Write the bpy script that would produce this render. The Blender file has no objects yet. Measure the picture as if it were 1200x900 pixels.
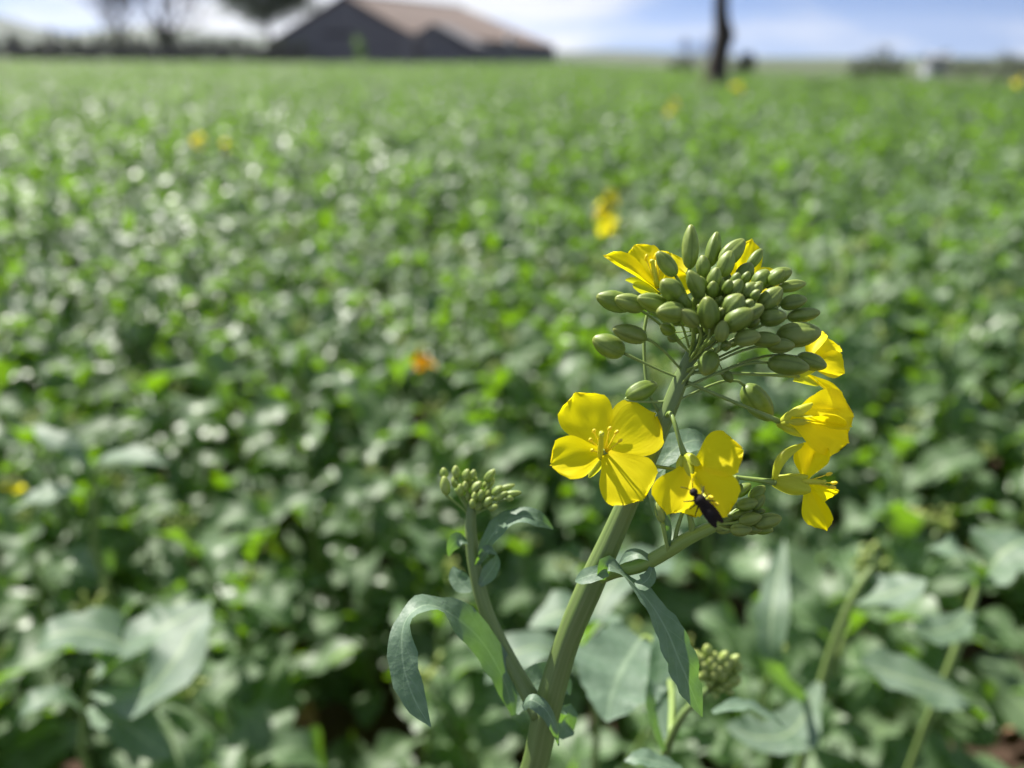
import bpy, math, random
import numpy as np
from mathutils import Vector, Matrix, noise

R = math.radians
random.seed(7)
SC = bpy.context.scene
COL = SC.collection

# ------------------------------------------------------------------ camera
CAM_H = 0.80
PITCH = 23.10                      # degrees below the horizontal
FPX = 901.0                        # focal length in pixels of a 1200 x 900 picture
cam_d = bpy.data.cameras.new('camera')
cam = bpy.data.objects.new('camera', cam_d)
COL.objects.link(cam)
cam.location = (0, 0, CAM_H)
cam.rotation_euler = (R(90 - PITCH), 0, 0)
cam_d.sensor_width = 36.0
cam_d.lens = 36.0 * FPX / 1200.0
cam_d.clip_start = 0.01
cam_d.clip_end = 20000
cam_d.dof.use_dof = True
cam_d.dof.focus_distance = 0.164
cam_d.dof.aperture_fstop = 7.3
SC.camera = cam

# ------------------------------------------------------------------ sky, sun, exposure
SUN_AZ, SUN_EL = -40.0, 47.0        # to the left of the view, behind the plant
world = bpy.data.worlds.new('World')
SC.world = world
world.use_nodes = True
wn = world.node_tree; wn.nodes.clear()


def N(nt, kind, **kw):
    n = nt.nodes.new(kind)
    for k, v in kw.items():
        if k == 'inp':
            for a, b in v.items():
                n.inputs[a].default_value = b
        else:
            setattr(n, k, v)
    return n


def L(nt, a, ao, b, bi):
    nt.links.new(a.outputs[ao], b.inputs[bi])


sky = N(wn, 'ShaderNodeTexSky', sky_type='NISHITA', sun_disc=False, sun_elevation=R(SUN_EL),
        sun_rotation=R(SUN_AZ), altitude=300, air_density=1.0, dust_density=0.35, ozone_density=3.0)
tc = N(wn, 'ShaderNodeTexCoord')
mp = N(wn, 'ShaderNodeMapping'); mp.inputs['Scale'].default_value = (1.0, 1.0, 5.5)
mp.inputs['Location'].default_value = (3.083, -6.064, 6.491)
cn = N(wn, 'ShaderNodeTexNoise', inp={'Scale': 2.1, 'Detail': 7.0, 'Roughness': 0.55, 'Distortion': 0.25})
cr = N(wn, 'ShaderNodeValToRGB')
cr.color_ramp.elements[0].position = 0.455
cr.color_ramp.elements[1].position = 0.60
mixc = N(wn, 'ShaderNodeMix', data_type='RGBA')
mixc.inputs['B'].default_value = (7.4, 7.6, 8.0, 1)
tint = N(wn, 'ShaderNodeMix', data_type='RGBA', blend_type='MULTIPLY')
tint.inputs['Factor'].default_value = 1.0
tint.inputs['B'].default_value = (0.52, 0.71, 1.00, 1)
bg = N(wn, 'ShaderNodeBackground', inp={'Strength': 0.05})
wo = N(wn, 'ShaderNodeOutputWorld')
L(wn, tc, 'Generated', mp, 'Vector'); L(wn, mp, 'Vector', cn, 'Vector')
L(wn, cn, 'Fac', cr, 'Fac'); L(wn, cr, 'Color', mixc, 'Factor')
vadd = N(wn, 'ShaderNodeVectorMath', operation='ADD'); vadd.inputs[1].default_value = (0, 0, 0.16)
vnor = N(wn, 'ShaderNodeVectorMath', operation='NORMALIZE')
L(wn, tc, 'Generated', vadd, 0); L(wn, vadd, 'Vector', vnor, 0); L(wn, vnor, 'Vector', sky, 'Vector')
L(wn, sky, 'Color', tint, 'A'); L(wn, tint, 'Result', mixc, 'A')
L(wn, mixc, 'Result', bg, 'Color'); L(wn, bg, 'Background', wo, 'Surface')

sun_d = bpy.data.lights.new('sun', 'SUN')
sun_d.energy = 5.0
sun_d.angle = R(0.53)
sun_d.color = (1.0, 0.955, 0.87)
sun = bpy.data.objects.new('sun', sun_d)
COL.objects.link(sun)
sdir = Vector((math.sin(R(SUN_AZ)) * math.cos(R(SUN_EL)), math.cos(R(SUN_AZ)) * math.cos(R(SUN_EL)), math.sin(R(SUN_EL))))
sun.rotation_euler = sdir.to_track_quat('Z', 'Y').to_euler()
sun.location = (-20, 30, 40)

SC.render.engine = 'CYCLES'
SC.view_settings.view_transform = 'Standard'
SC.view_settings.look = 'None'
SC.view_settings.gamma = 1.0
SC.view_settings.exposure = 1.22
SC.view_settings.use_curve_mapping = False
SC.cycles.use_denoising = True
SC.cycles.max_bounces = 8
SC.cycles.transparent_max_bounces = 8
SC.cycles.volume_bounces = 0
SC.cycles.sample_clamp_indirect = 6.0

CM = Matrix.Translation(cam.location) @ cam.rotation_euler.to_matrix().to_4x4()
CR = CM.to_3x3()


def P(x, y, d):
    """Point seen at photograph pixel (x, y) at depth d metres along the camera axis."""
    return CM @ Vector(((x - 600) / FPX * d, (450 - y) / FPX * d, -d))


def PV(a, b, c):
    """Direction: a right, b up, c towards the camera."""
    return (CR @ Vector((a, b, c))).normalized()


def W(x, y, Y):
    """Point on the ray of pixel (x, y) at world distance Y."""
    v = CR @ Vector(((x - 600) / FPX, (450 - y) / FPX, -1))
    return cam.location + v * (Y / v.y)


def sstep(a, b, x):
    t = min(1, max(0, (x - a) / (b - a)))
    return t * t * (3 - 2 * t)


def ground_z(x, y):
    """The field lies level and falls away gently to the far right."""
    return (-1.75 * sstep(2, 24, x) * sstep(6, 42, y)
            + 0.25 * sstep(5, 40, -x) * sstep(20, 60, y) - 2.4 * sstep(75, 260, y))


# ------------------------------------------------------------------ materials
def mat(name):
    m = bpy.data.materials.new(name)
    m.use_nodes = True
    nt = m.node_tree
    nt.nodes.clear()
    out = N(nt, 'ShaderNodeOutputMaterial')
    return m, nt, out


def rgba(c):
    return (c[0], c[1], c[2], 1)


def plant_mat(name, c1, c2, trans, tfac, rough=0.45, spec=0.5, nscale=60.0, bump=0.15, vein=None, rnd=0.25, sheen=0.0, stripe=None, tip=None, rrough=0.0, seam=None):
    """Leaf-like tissue: waxy reflection in front, coloured light coming through from behind."""
    m, nt, out = mat(name)
    geo = N(nt, 'ShaderNodeNewGeometry')
    oi = N(nt, 'ShaderNodeObjectInfo')
    nz = N(nt, 'ShaderNodeTexNoise', inp={'Scale': nscale, 'Detail': 4.0, 'Roughness': 0.6})
    if stripe:
        uv0 = N(nt, 'ShaderNodeUVMap')
        sc0 = N(nt, 'ShaderNodeVectorMath', operation='MULTIPLY'); sc0.inputs[1].default_value = (stripe[0], stripe[1], 1)
        L(nt, uv0, 'UV', sc0, 0); L(nt, sc0, 'Vector', nz, 'Vector')
        nz.inputs['Scale'].default_value = 1.0
    else:
        L(nt, geo, 'Position', nz, 'Vector')
    mx = N(nt, 'ShaderNodeMix', data_type='RGBA')
    mx.inputs['A'].default_value = rgba(c1); mx.inputs['B'].default_value = rgba(c2)
    ramp = N(nt, 'ShaderNodeMapRange', inp={'From Min': 0.3, 'From Max': 0.7})
    L(nt, nz, 'Fac', ramp, 'Value')
    add = N(nt, 'ShaderNodeMath', operation='ADD')
    sub = N(nt, 'ShaderNodeMath', operation='MULTIPLY_ADD', inp={1: rnd * 2, 2: -rnd})
    L(nt, oi, 'Random', sub, 0); L(nt, ramp, 'Result', add, 0); L(nt, sub, 'Value', add, 1)
    add.use_clamp = True
    L(nt, add, 'Value', mx, 'Factor')
    col = (mx, 'Result')
    if vein is not None:
        uv = N(nt, 'ShaderNodeUVMap')
        sp = N(nt, 'ShaderNodeSeparateXYZ'); L(nt, uv, 'UV', sp, 'Vector')
        a = N(nt, 'ShaderNodeMath', operation='ABSOLUTE'); L(nt, sp, 'Y', a, 0)
        mid = N(nt, 'ShaderNodeMapRange', inp={'From Min': 0.03, 'From Max': 0.085, 'To Min': 1.0, 'To Max': 0.0})
        L(nt, a, 'Value', mid, 'Value')
        # side veins: run outwards and forwards from the midrib
        sv = N(nt, 'ShaderNodeMath', operation='MULTIPLY_ADD', inp={1: -0.16}); L(nt, a, 'Value', sv, 0); L(nt, sp, 'X', sv, 2)
        fr = N(nt, 'ShaderNodeMath', operation='PINGPONG', inp={1: 0.055}); L(nt, sv, 'Value', fr, 0)
        s2 = N(nt, 'ShaderNodeMapRange', inp={'From Min': 0.0, 'From Max': 0.006, 'To Min': 0.55, 'To Max': 0.0})
        L(nt, fr, 'Value', s2, 'Value')
        mxv = N(nt, 'ShaderNodeMath', operation='MAXIMUM'); L(nt, mid, 'Result', mxv, 0); L(nt, s2, 'Result', mxv, 1)
        m2 = N(nt, 'ShaderNodeMix', data_type='RGBA'); m2.inputs['B'].default_value = rgba(vein)
        L(nt, mxv, 'Value', m2, 'Factor'); L(nt, mx, 'Result', m2, 'A')
        col = (m2, 'Result')
    if seam is not None:
        uvs_ = N(nt, 'ShaderNodeUVMap'); sps = N(nt, 'ShaderNodeSeparateXYZ'); L(nt, uvs_, 'UV', sps, 'Vector')
        pp = N(nt, 'ShaderNodeMath', operation='PINGPONG', inp={1: 0.125}); L(nt, sps, 'Y', pp, 0)
        mrs = N(nt, 'ShaderNodeMapRange', inp={'From Min': 0.0, 'From Max': 0.030, 'To Min': 0.8, 'To Max': 0.0}); L(nt, pp, 'Value', mrs, 'Value')
        mse = N(nt, 'ShaderNodeMix', data_type='RGBA'); mse.inputs['B'].default_value = rgba(seam)
        L(nt, mrs, 'Result', mse, 'Factor'); nt.links.new(col[0].outputs[col[1]], mse.inputs['A'])
        col = (mse, 'Result')
    if tip is not None:
        uvt = N(nt, 'ShaderNodeUVMap'); spt = N(nt, 'ShaderNodeSeparateXYZ'); L(nt, uvt, 'UV', spt, 'Vector')
        mrt = N(nt, 'ShaderNodeMapRange', inp={'From Min': 0.55, 'From Max': 1.0, 'To Min': 0.0, 'To Max': 0.75}); L(nt, spt, 'X', mrt, 'Value')
        mt_ = N(nt, 'ShaderNodeMix', data_type='RGBA'); mt_.inputs['B'].default_value = rgba(tip)
        L(nt, mrt, 'Result', mt_, 'Factor'); nt.links.new(col[0].outputs[col[1]], mt_.inputs['A'])
        col = (mt_, 'Result')
    pb = N(nt, 'ShaderNodeBsdfPrincipled', inp={'Roughness': rough, 'Specular IOR Level': spec})
    if rrough:
        rr_ = N(nt, 'ShaderNodeMath', operation='MULTIPLY_ADD', inp={1: -rrough, 2: rough + rrough}); L(nt, oi, 'Random', rr_, 0)
        L(nt, rr_, 'Value', pb, 'Roughness')
    if sheen:
        pb.inputs['Sheen Weight'].default_value = sheen
        pb.inputs['Sheen Roughness'].default_value = 0.5
        pb.inputs['Sheen Tint'].default_value = (0.85, 0.95, 1, 1)
    L(nt, col[0], col[1], pb, 'Base Color')
    if bump:
        bp = N(nt, 'ShaderNodeBump', inp={'Strength': bump, 'Distance': 0.002})
        L(nt, nz, 'Fac', bp, 'Height'); L(nt, bp, 'Normal', pb, 'Normal')
    tr = N(nt, 'ShaderNodeBsdfTranslucent')
    tr.inputs['Color'].default_value = rgba(trans)
    ms = N(nt, 'ShaderNodeMixShader', inp={0: tfac})
    L(nt, pb, 'BSDF', ms, 1); L(nt, tr, 'BSDF', ms, 2); L(nt, ms, 'Shader', out, 'Surface')
    return m


def solid_mat(name, c1, c2, rough=0.85, nscale=8.0, bump=0.4, dist=0.02, spec=0.3, detail=6.0):
    m, nt, out = mat(name)
    geo = N(nt, 'ShaderNodeNewGeometry')
    nz = N(nt, 'ShaderNodeTexNoise', inp={'Scale': nscale, 'Detail': detail, 'Roughness': 0.65})
    L(nt, geo, 'Position', nz, 'Vector')
    mr = N(nt, 'ShaderNodeMapRange', inp={'From Min': 0.3, 'From Max': 0.7}); L(nt, nz, 'Fac', mr, 'Value')
    mx = N(nt, 'ShaderNodeMix', data_type='RGBA')
    mx.inputs['A'].default_value = rgba(c1); mx.inputs['B'].default_value = rgba(c2)
    L(nt, mr, 'Result', mx, 'Factor')
    pb = N(nt, 'ShaderNodeBsdfPrincipled', inp={'Roughness': rough, 'Specular IOR Level': spec})
    L(nt, mx, 'Result', pb, 'Base Color')
    if bump:
        bp = N(nt, 'ShaderNodeBump', inp={'Strength': bump, 'Distance': dist})
        L(nt, nz, 'Fac', bp, 'Height'); L(nt, bp, 'Normal', pb, 'Normal')
    L(nt, pb, 'BSDF', out, 'Surface')
    return m


M = {}
M['leaf'] = plant_mat('waxy_leaf', (0.030, 0.074, 0.016), (0.128, 0.188, 0.100), (0.28, 0.56, 0.010), 0.28,
                      rough=0.38, spec=0.48, nscale=55, bump=0.25, vein=(0.19, 0.27, 0.13), rnd=0.45, rrough=0.32)
M['leaf_mid'] = plant_mat('pale_waxy_leaf', (0.080, 0.132, 0.078), (0.155, 0.210, 0.158), (0.28, 0.56, 0.012), 0.26,
                          rough=0.58, spec=0.42, nscale=70, bump=0.3, vein=(0.24, 0.31, 0.18), rnd=0.3)
M['leaf_near'] = plant_mat('glaucous_leaf', (0.092, 0.152, 0.098), (0.150, 0.216, 0.152), (0.28, 0.58, 0.02), 0.22,
                           rough=0.52, spec=0.4, nscale=350, bump=0.18, vein=(0.21, 0.29, 0.19), rnd=0.1)
M['stem'] = plant_mat('waxy_stem', (0.110, 0.180, 0.034), (0.190, 0.255, 0.078), (0.2, 0.36, 0.03), 0.06,
                      rough=0.50, spec=0.6, bump=0.10, stripe=(5.0, 16.0))
M['shoot'] = plant_mat('young_shoot', (0.19, 0.29, 0.045), (0.26, 0.36, 0.09), (0.35, 0.5, 0.03), 0.15,
                       rough=0.46, spec=0.55, bump=0.07, stripe=(4.0, 12.0))
M['bud'] = plant_mat('flower_bud', (0.138, 0.212, 0.024), (0.245, 0.318, 0.066), (0.48, 0.62, 0.02), 0.20,
                     rough=0.48, spec=0.55, nscale=420, bump=0.07, rnd=0.45, tip=(0.31, 0.34, 0.075), seam=(0.085, 0.135, 0.018))
M['bud_young'] = plant_mat('young_flower_bud', (0.22, 0.32, 0.050), (0.33, 0.42, 0.10), (0.5, 0.6, 0.04), 0.20,
                           rough=0.48, spec=0.7, nscale=500, bump=0.06, rnd=0.35, tip=(0.46, 0.50, 0.13))
M['sepal'] = plant_mat('flower_sepal', (0.42, 0.48, 0.030), (0.54, 0.57, 0.05), (0.72, 0.74, 0.02), 0.35,
                       rough=0.45, spec=0.4, bump=0.10, stripe=(3.0, 7.0))
M['petal'] = plant_mat('yellow_petal', (0.90, 0.75, 0.002), (0.95, 0.81, 0.004), (1.0, 0.88, 0.004), 0.50,
                       rough=0.5, spec=0.22, bump=0.10, stripe=(2.0, 6.0), rnd=0.1)
M['petal_orange'] = plant_mat('orange_petal', (0.85, 0.40, 0.004), (0.93, 0.50, 0.006), (1.0, 0.5, 0.004), 0.45, rough=0.5, spec=0.22, nscale=300)
M['pistil'] = plant_mat('flower_pistil', (0.55, 0.58, 0.03), (0.65, 0.66, 0.05), (0.7, 0.7, 0.03), 0.2, nscale=400, bump=0.05)
M['stamen'] = plant_mat('flower_stamen', (0.84, 0.70, 0.02), (0.92, 0.78, 0.04), (0.9, 0.75, 0.02), 0.25, nscale=900, bump=0.1)
M['insect'] = solid_mat('dark_insect', (0.008, 0.006, 0.005), (0.018, 0.013, 0.010), rough=0.7, nscale=900, bump=0.4, dist=0.0003, spec=0.25)
M['insect_wing'] = plant_mat('smoky_wing', (0.012, 0.009, 0.007), (0.022, 0.016, 0.012), (0.05, 0.03, 0.02), 0.25, rough=0.6, spec=0.15, nscale=800)
M['soil'] = solid_mat('soil', (0.045, 0.029, 0.021), (0.115, 0.074, 0.052), rough=0.95, nscale=14, bump=0.9, dist=0.03, spec=0.15, detail=9)
M['dead'] = plant_mat('withered_leaf', (0.30, 0.17, 0.10), (0.42, 0.27, 0.16), (0.4, 0.2, 0.06), 0.25, rough=0.7, spec=0.2, nscale=60)
M['bark'] = solid_mat('bark', (0.028, 0.022, 0.018), (0.075, 0.060, 0.050), rough=0.95, nscale=18, bump=0.8, dist=0.03)
M['twig'] = solid_mat('twig', (0.06, 0.048, 0.042), (0.12, 0.10, 0.085), rough=0.9, nscale=5, bump=0)
M['tree_leaf'] = plant_mat('tree_leaf', (0.022, 0.040, 0.022), (0.045, 0.070, 0.035), (0.08, 0.14, 0.03), 0.2, nscale=1.2, rough=0.5, bump=0)
M['bush_leaf'] = plant_mat('bush_leaf', (0.026, 0.036, 0.024), (0.05, 0.062, 0.040), (0.08, 0.12, 0.03), 0.2, nscale=1.5, rough=0.55, bump=0)
M['wood'] = solid_mat('weathered_wood', (0.060, 0.058, 0.060), (0.105, 0.10, 0.10), rough=0.9, nscale=5, bump=0.3)
M['wall'] = solid_mat('dark_barn_wall', (0.125, 0.124, 0.136), (0.175, 0.172, 0.182), rough=0.9, nscale=2.5, bump=0.3)
M['pale_wall'] = solid_mat('pale_plaster', (0.42, 0.42, 0.43), (0.55, 0.55, 0.55), rough=0.9, nscale=2, bump=0.1)
M['grey_wall'] = solid_mat('grey_render', (0.16, 0.165, 0.18), (0.22, 0.22, 0.235), rough=0.9, nscale=2, bump=0.1)
M['shed_wall'] = solid_mat('pale_shed_boards', (0.34, 0.36, 0.40), (0.42, 0.44, 0.48), rough=0.9, nscale=2, bump=0.1)
M['door'] = solid_mat('dark_door', (0.02, 0.018, 0.018), (0.04, 0.034, 0.03), rough=0.7, nscale=3, bump=0.1)
M['hill'] = solid_mat('far_hill', (0.035, 0.055, 0.030), (0.075, 0.090, 0.050), rough=1, nscale=0.006, bump=0)
M['far_field'] = solid_mat('bare_field', (0.125, 0.098, 0.080), (0.18, 0.145, 0.12), rough=1, nscale=0.5, bump=0)


def ground_material():
    """Brown soil under the crop, rough grass beyond the far edge of the field."""
    m = solid_mat('ground', (0.045, 0.029, 0.021), (0.115, 0.074, 0.052), rough=0.95, nscale=14, bump=0.9, dist=0.03, spec=0.15, detail=9)
    nt = m.node_tree
    pb = [n for n in nt.nodes if n.type == 'BSDF_PRINCIPLED'][0]
    src = pb.inputs['Base Color'].links[0].from_socket
    geo = N(nt, 'ShaderNodeNewGeometry'); sp = N(nt, 'ShaderNodeSeparateXYZ'); L(nt, geo, 'Position', sp, 'Vector')
    mr = N(nt, 'ShaderNodeMapRange', inp={'From Min': 57.0, 'From Max': 64.0}); L(nt, sp, 'Y', mr, 'Value')
    nz = N(nt, 'ShaderNodeTexNoise', inp={'Scale': 0.05, 'Detail': 5.0}); L(nt, geo, 'Position', nz, 'Vector')
    gr = N(nt, 'ShaderNodeMix', data_type='RGBA')
    gr.inputs['A'].default_value = (0.045, 0.070, 0.030, 1); gr.inputs['B'].default_value = (0.095, 0.110, 0.060, 1)
    L(nt, nz, 'Fac', gr, 'Factor')
    mx = N(nt, 'ShaderNodeMix', data_type='RGBA')
    L(nt, mr, 'Result', mx, 'Factor'); nt.links.new(src, mx.inputs['A']); L(nt, gr, 'Result', mx, 'B')
    L(nt, mx, 'Result', pb, 'Base Color')
    return m


M['ground'] = ground_material()


def roof_material():
    m, nt, out = mat('clay_roof')
    geo = N(nt, 'ShaderNodeNewGeometry')
    wv = N(nt, 'ShaderNodeTexWave', inp={'Scale': 1.6, 'Distortion': 1.0, 'Detail': 2.0})
    nz = N(nt, 'ShaderNodeTexNoise', inp={'Scale': 1.4, 'Detail': 6.0})
    L(nt, geo, 'Position', wv, 'Vector'); L(nt, geo, 'Position', nz, 'Vector')
    mx = N(nt, 'ShaderNodeMix', data_type='RGBA')
    mx.inputs['A'].default_value = (0.115, 0.082, 0.068, 1); mx.inputs['B'].default_value = (0.175, 0.126, 0.104, 1)
    L(nt, nz, 'Fac', mx, 'Factor')
    pb = N(nt, 'ShaderNodeBsdfPrincipled', inp={'Roughness': 0.85})
    bp = N(nt, 'ShaderNodeBump', inp={'Strength': 0.5, 'Distance': 0.04})
    L(nt, wv, 'Fac', bp, 'Height'); L(nt, bp, 'Normal', pb, 'Normal')
    L(nt, mx, 'Result', pb, 'Base Color'); L(nt, pb, 'BSDF', out, 'Surface')
    return m


M['roof'] = roof_material()


# ------------------------------------------------------------------ mesh helpers
class MB:
    """Collects vertices, faces and uv coordinates; build() links them as one mesh object."""

    def __init__(self):
        self.v = []; self.f = []; self.uv = []

    def add(self, vs, fs, uvs=None):
        b = len(self.v)
        self.v += [tuple(p) for p in vs]
        self.uv += list(uvs) if uvs is not None else [(0.5, 0.5)] * len(vs)
        self.f += [tuple(i + b for i in q) for q in fs]
        return self

    def grid(self, rows, uvs=None):
        nu, nv = len(rows), len(rows[0])
        vs = [p for r in rows for p in r]
        fs = [(i * nv + j, i * nv + j + 1, (i + 1) * nv + j + 1, (i + 1) * nv + j) for i in range(nu - 1) for j in range(nv - 1)]
        return self.add(vs, fs, uvs)

    def tube(self, pts, radii, seg=8, cap=True, ridge=0.0, nr=6):
        pts = [Vector(p) for p in pts]
        rings = []
        up = None
        for i, p in enumerate(pts):
            t = (pts[min(i + 1, len(pts) - 1)] - pts[max(i - 1, 0)]).normalized()
            if up is None:
                up = Vector((1, 0, 0)) if abs(t.x) < 0.8 else Vector((0, 1, 0))
            s = t.cross(up).normalized(); up = s.cross(t).normalized()
            rings.append([p + (s * math.cos(a) + up * math.sin(a)) * radii[i] * (1 + ridge * math.cos(nr * a))
                          for a in [2 * math.pi * k / seg for k in range(seg)]])
        vs = [q for r in rings for q in r]
        fs = [(i * seg + k, i * seg + (k + 1) % seg, (i + 1) * seg + (k + 1) % seg, (i + 1) * seg + k)
              for i in range(len(pts) - 1) for k in range(seg)]
        if cap:
            fs.append(tuple(range(seg - 1, -1, -1)))
            fs.append(tuple((len(pts) - 1) * seg + k for k in range(seg)))
        return self.add(vs, fs, [(i / (len(pts) - 1), abs(1 - 2 * k / seg)) for i in range(len(pts)) for k in range(seg)])

    def lathe(self, base, axis, prof, seg=10, lobes=0.0, nl=4, sq=(1, 1), spin=0.0, groove=0.0):
        """prof: (distance along axis, radius); lobes gives a four-sided feel."""
        axis = Vector(axis).normalized()
        a0 = Vector((0, 0, 1)) if abs(axis.z) < 0.9 else Vector((1, 0, 0))
        s = axis.cross(a0).normalized(); u = s.cross(axis)
        vs, fs = [], []
        for (h, r) in prof:
            for k in range(seg):
                a = 2 * math.pi * k / seg + spin
                rr = r * (1 + lobes * math.cos(nl * a)) * (1 - groove * math.exp(-((((a - spin) * nl / (2 * math.pi)) % 1.0) / 0.10) ** 2))
                vs.append(Vector(base) + axis * h + s * math.cos(a) * rr * sq[0] + u * math.sin(a) * rr * sq[1])
        for i in range(len(prof) - 1):
            for k in range(seg):
                fs.append((i * seg + k, i * seg + (k + 1) % seg, (i + 1) * seg + (k + 1) % seg, (i + 1) * seg + k))
        fs.append(tuple(range(seg - 1, -1, -1)))
        fs.append(tuple((len(prof) - 1) * seg + k for k in range(seg)))
        return self.add(vs, fs, [(i / (len(prof) - 1), k / seg) for i in range(len(prof)) for k in range(seg)])

    def box(self, c, size, rz=0.0):
        c = Vector(c); m = Matrix.Rotation(rz, 3, 'Z')
        vs = [c + m @ Vector((sx * size[0] / 2, sy * size[1] / 2, sz * size[2] / 2)) for sz in (-1, 1) for sy in (-1, 1) for sx in (-1, 1)]
        return self.add(vs, [(0, 2, 3, 1), (4, 5, 7, 6), (0, 1, 5, 4), (2, 6, 7, 3), (0, 4, 6, 2), (1, 3, 7, 5)])

    def slab(self, poly, thick):
        """A flat outline given real thickness along its own normal."""
        poly = [Vector(p) for p in poly]
        n = (poly[1] - poly[0]).cross(poly[2] - poly[0]).normalized() * thick
        k = len(poly)
        fs = [tuple(range(k)), tuple(range(2 * k - 1, k - 1, -1))]
        fs += [(i, k + i, k + (i + 1) % k, (i + 1) % k) for i in range(k)]
        return self.add(poly + [p - n for p in poly], fs)

    def mesh(self, name, material, smooth=True):
        me = bpy.data.meshes.new(name)
        me.from_pydata(self.v, [], self.f)
        uvl = me.uv_layers.new(name='UVMap')
        li = np.empty(len(me.loops), dtype=np.int32); me.loops.foreach_get('vertex_index', li)
        uvl.data.foreach_set('uv', np.array(self.uv, dtype=np.float32)[li].ravel())
        if smooth:
            me.polygons.foreach_set('use_smooth', [True] * len(me.polygons))
        me.materials.append(material)
        me.update()
        return me

    def build(self, name, material, parent=None, smooth=True):
        return link(name, self.mesh(name, material, smooth), parent)


def world_off(o):
    """Where an object's own origin lies, for parents that are only moved."""
    p = Vector((0, 0, 0))
    while o is not None:
        p += o.location; o = o.parent
    return p


def link(name, me, parent=None):
    o = bpy.data.objects.new(name, me)
    COL.objects.link(o)
    if parent is not None:
        o.parent = parent
        o.location = -world_off(parent)
    return o


def empty(name, loc, label, cat, group=None, rz=0.0):
    o = bpy.data.objects.new(name, None)
    o.empty_display_size = 0.05
    COL.objects.link(o)
    o.location = loc; o.rotation_euler = (0, 0, rz)
    o['label'] = label; o['category'] = cat
    if group:
        o['group'] = group
    return o


def tag(o, label, cat, group=None):
    o['label'] = label; o['category'] = cat
    if group:
        o['group'] = group
    return o


def crom(pts, n):
    """Catmull-Rom through rows of numbers, n samples."""
    a = np.array(pts, dtype=float)
    k = len(a)
    out = []
    for i in range(n):
        t = i / (n - 1) * (k - 1); j = min(int(t), k - 2); u = t - j
        p0, p1, p2, p3 = a[max(j - 1, 0)], a[j], a[j + 1], a[min(j + 2, k - 1)]
        out.append(0.5 * (2 * p1 + (p2 - p0) * u + (2 * p0 - 5 * p1 + 4 * p2 - p3) * u * u + (3 * p1 - p0 - 3 * p2 + p3) * u ** 3))
    return out


def px_tube(mb, spec, n=16, seg=10, ridge=0.0, nr=6):
    """spec rows: (x, y, depth, radius in pixels)."""
    rows = crom(spec, n)
    pts = [P(r[0], r[1], r[2]) for r in rows]
    rad = [max(r[3], 0.3) * r[2] / FPX for r in rows]
    mb.tube(pts, rad, seg, ridge=ridge, nr=nr)
    return pts


def ribbon(spec, n=18, nv=9, fold=0.15, wave=0.05, seed=0, lobe=0.0):
    """A leaf blade. spec rows: (x, y, depth, half width px, face normal right/up/towards)."""
    rows = crom(spec, n)
    pts = [P(r[0], r[1], r[2]) for r in rows]
    mb = MB(); grid = []; uvs = []
    for i, r in enumerate(rows):
        t = (pts[min(i + 1, n - 1)] - pts[max(i - 1, 0)]).normalized()
        nn = CR @ Vector((r[4], r[5], r[6]))
        nn = (nn - t * nn.dot(t)).normalized()
        s = nn.cross(t)
        w = max(r[3], 0.15) * r[2] / FPX
        line = []
        for j in range(nv):
            v = -1 + 2 * j / (nv - 1)
            wv = w * (1 + lobe * noise.noise((i * 0.55 + seed * 7.1, (1 if v > 0 else -1) * 3.3, seed)) + 0.10 * noise.noise((i * 2.3 + seed, (1 if v > 0 else -1) * 5.3, seed + 9)) * abs(v))
            off = fold * abs(v) ** 1.35 * w + wave * w * abs(v) * math.sin(i * 1.15 + (2.2 if v > 0 else 0) + seed) \
                + 0.05 * w * noise.noise((i * 0.4, v * 1.7, seed * 3.1))
            line.append(pts[i] + s * v * wv + nn * off)
            uvs.append((i / (n - 1), v))
        grid.append(line)
    mb.grid(grid, uvs)
    return mb


def petal_mesh(base, tip, width, nrm, bend=0.1, cup=0.15, claw=0.28, seed=0, nu=12, nv=9, wrinkle=0.035, notch=0.0):
    """Obovate petal with a narrow claw; base and tip are points, nrm the way its face looks."""
    base, tip = Vector(base), Vector(tip)
    ax = tip - base; ln = ax.length; ax.normalize()
    nrm = (Vector(nrm) - ax * ax.dot(Vector(nrm))).normalized()
    sd = nrm.cross(ax)
    mb = MB(); grid = []; uvs = []
    for i in range(nu):
        u = i / (nu - 1)
        if u < claw:
            w = 0.20 + 0.36 * (u / claw) ** 1.5
        else:
            q = (u - claw) / (1 - claw)
            w = 0.56 + 0.44 * math.sin(min(q / 0.5, 1) * math.pi / 2) if q < 0.5 else math.sqrt(max(0.0, 1 - ((q - 0.5) / 0.505) ** 2.2))
        line = []
        for j in range(nv):
            v = -1 + 2 * j / (nv - 1)
            ww = w * width / 2
            wr = wrinkle * ln * noise.noise((u * 3.1 + seed * 5.3, v * 2.2, seed * 1.7)) * min(1, u * 1.6)
            wr += 0.012 * ln * math.sin(v * 11 + seed) * max(0, u - 0.35)
            edge = 1 + 0.05 * noise.noise((v * 2.6 + seed * 3.7, u * 2, seed))
            uu = u * (1 - 0.05 * v * v * (u > 0.8)) * (edge if u > 0.7 else 1) - notch * max(0, 1 - abs(v) * 3) * max(0, u - 0.75)
            p = base + ax * ln * uu + sd * v * ww * (1 + 0.06 * noise.noise((u * 4, 1 if v > 0 else -1, seed * 2.9))) \
                + nrm * (bend * ln * math.sin(math.pi * u) + cup * width * v * v * w + wr)
            line.append(p); uvs.append((u, v))
        grid.append(line)
    return mb.grid(grid, uvs)


BUD_PROF = [(0.0, 0.18), (0.03, 0.44), (0.11, 0.72), (0.24, 0.92), (0.40, 1.0), (0.56, 0.99), (0.70, 0.88), (0.82, 0.69), (0.91, 0.49), (0.96, 0.35), (0.985, 0.24), (1.0, 0.10)]


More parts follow.
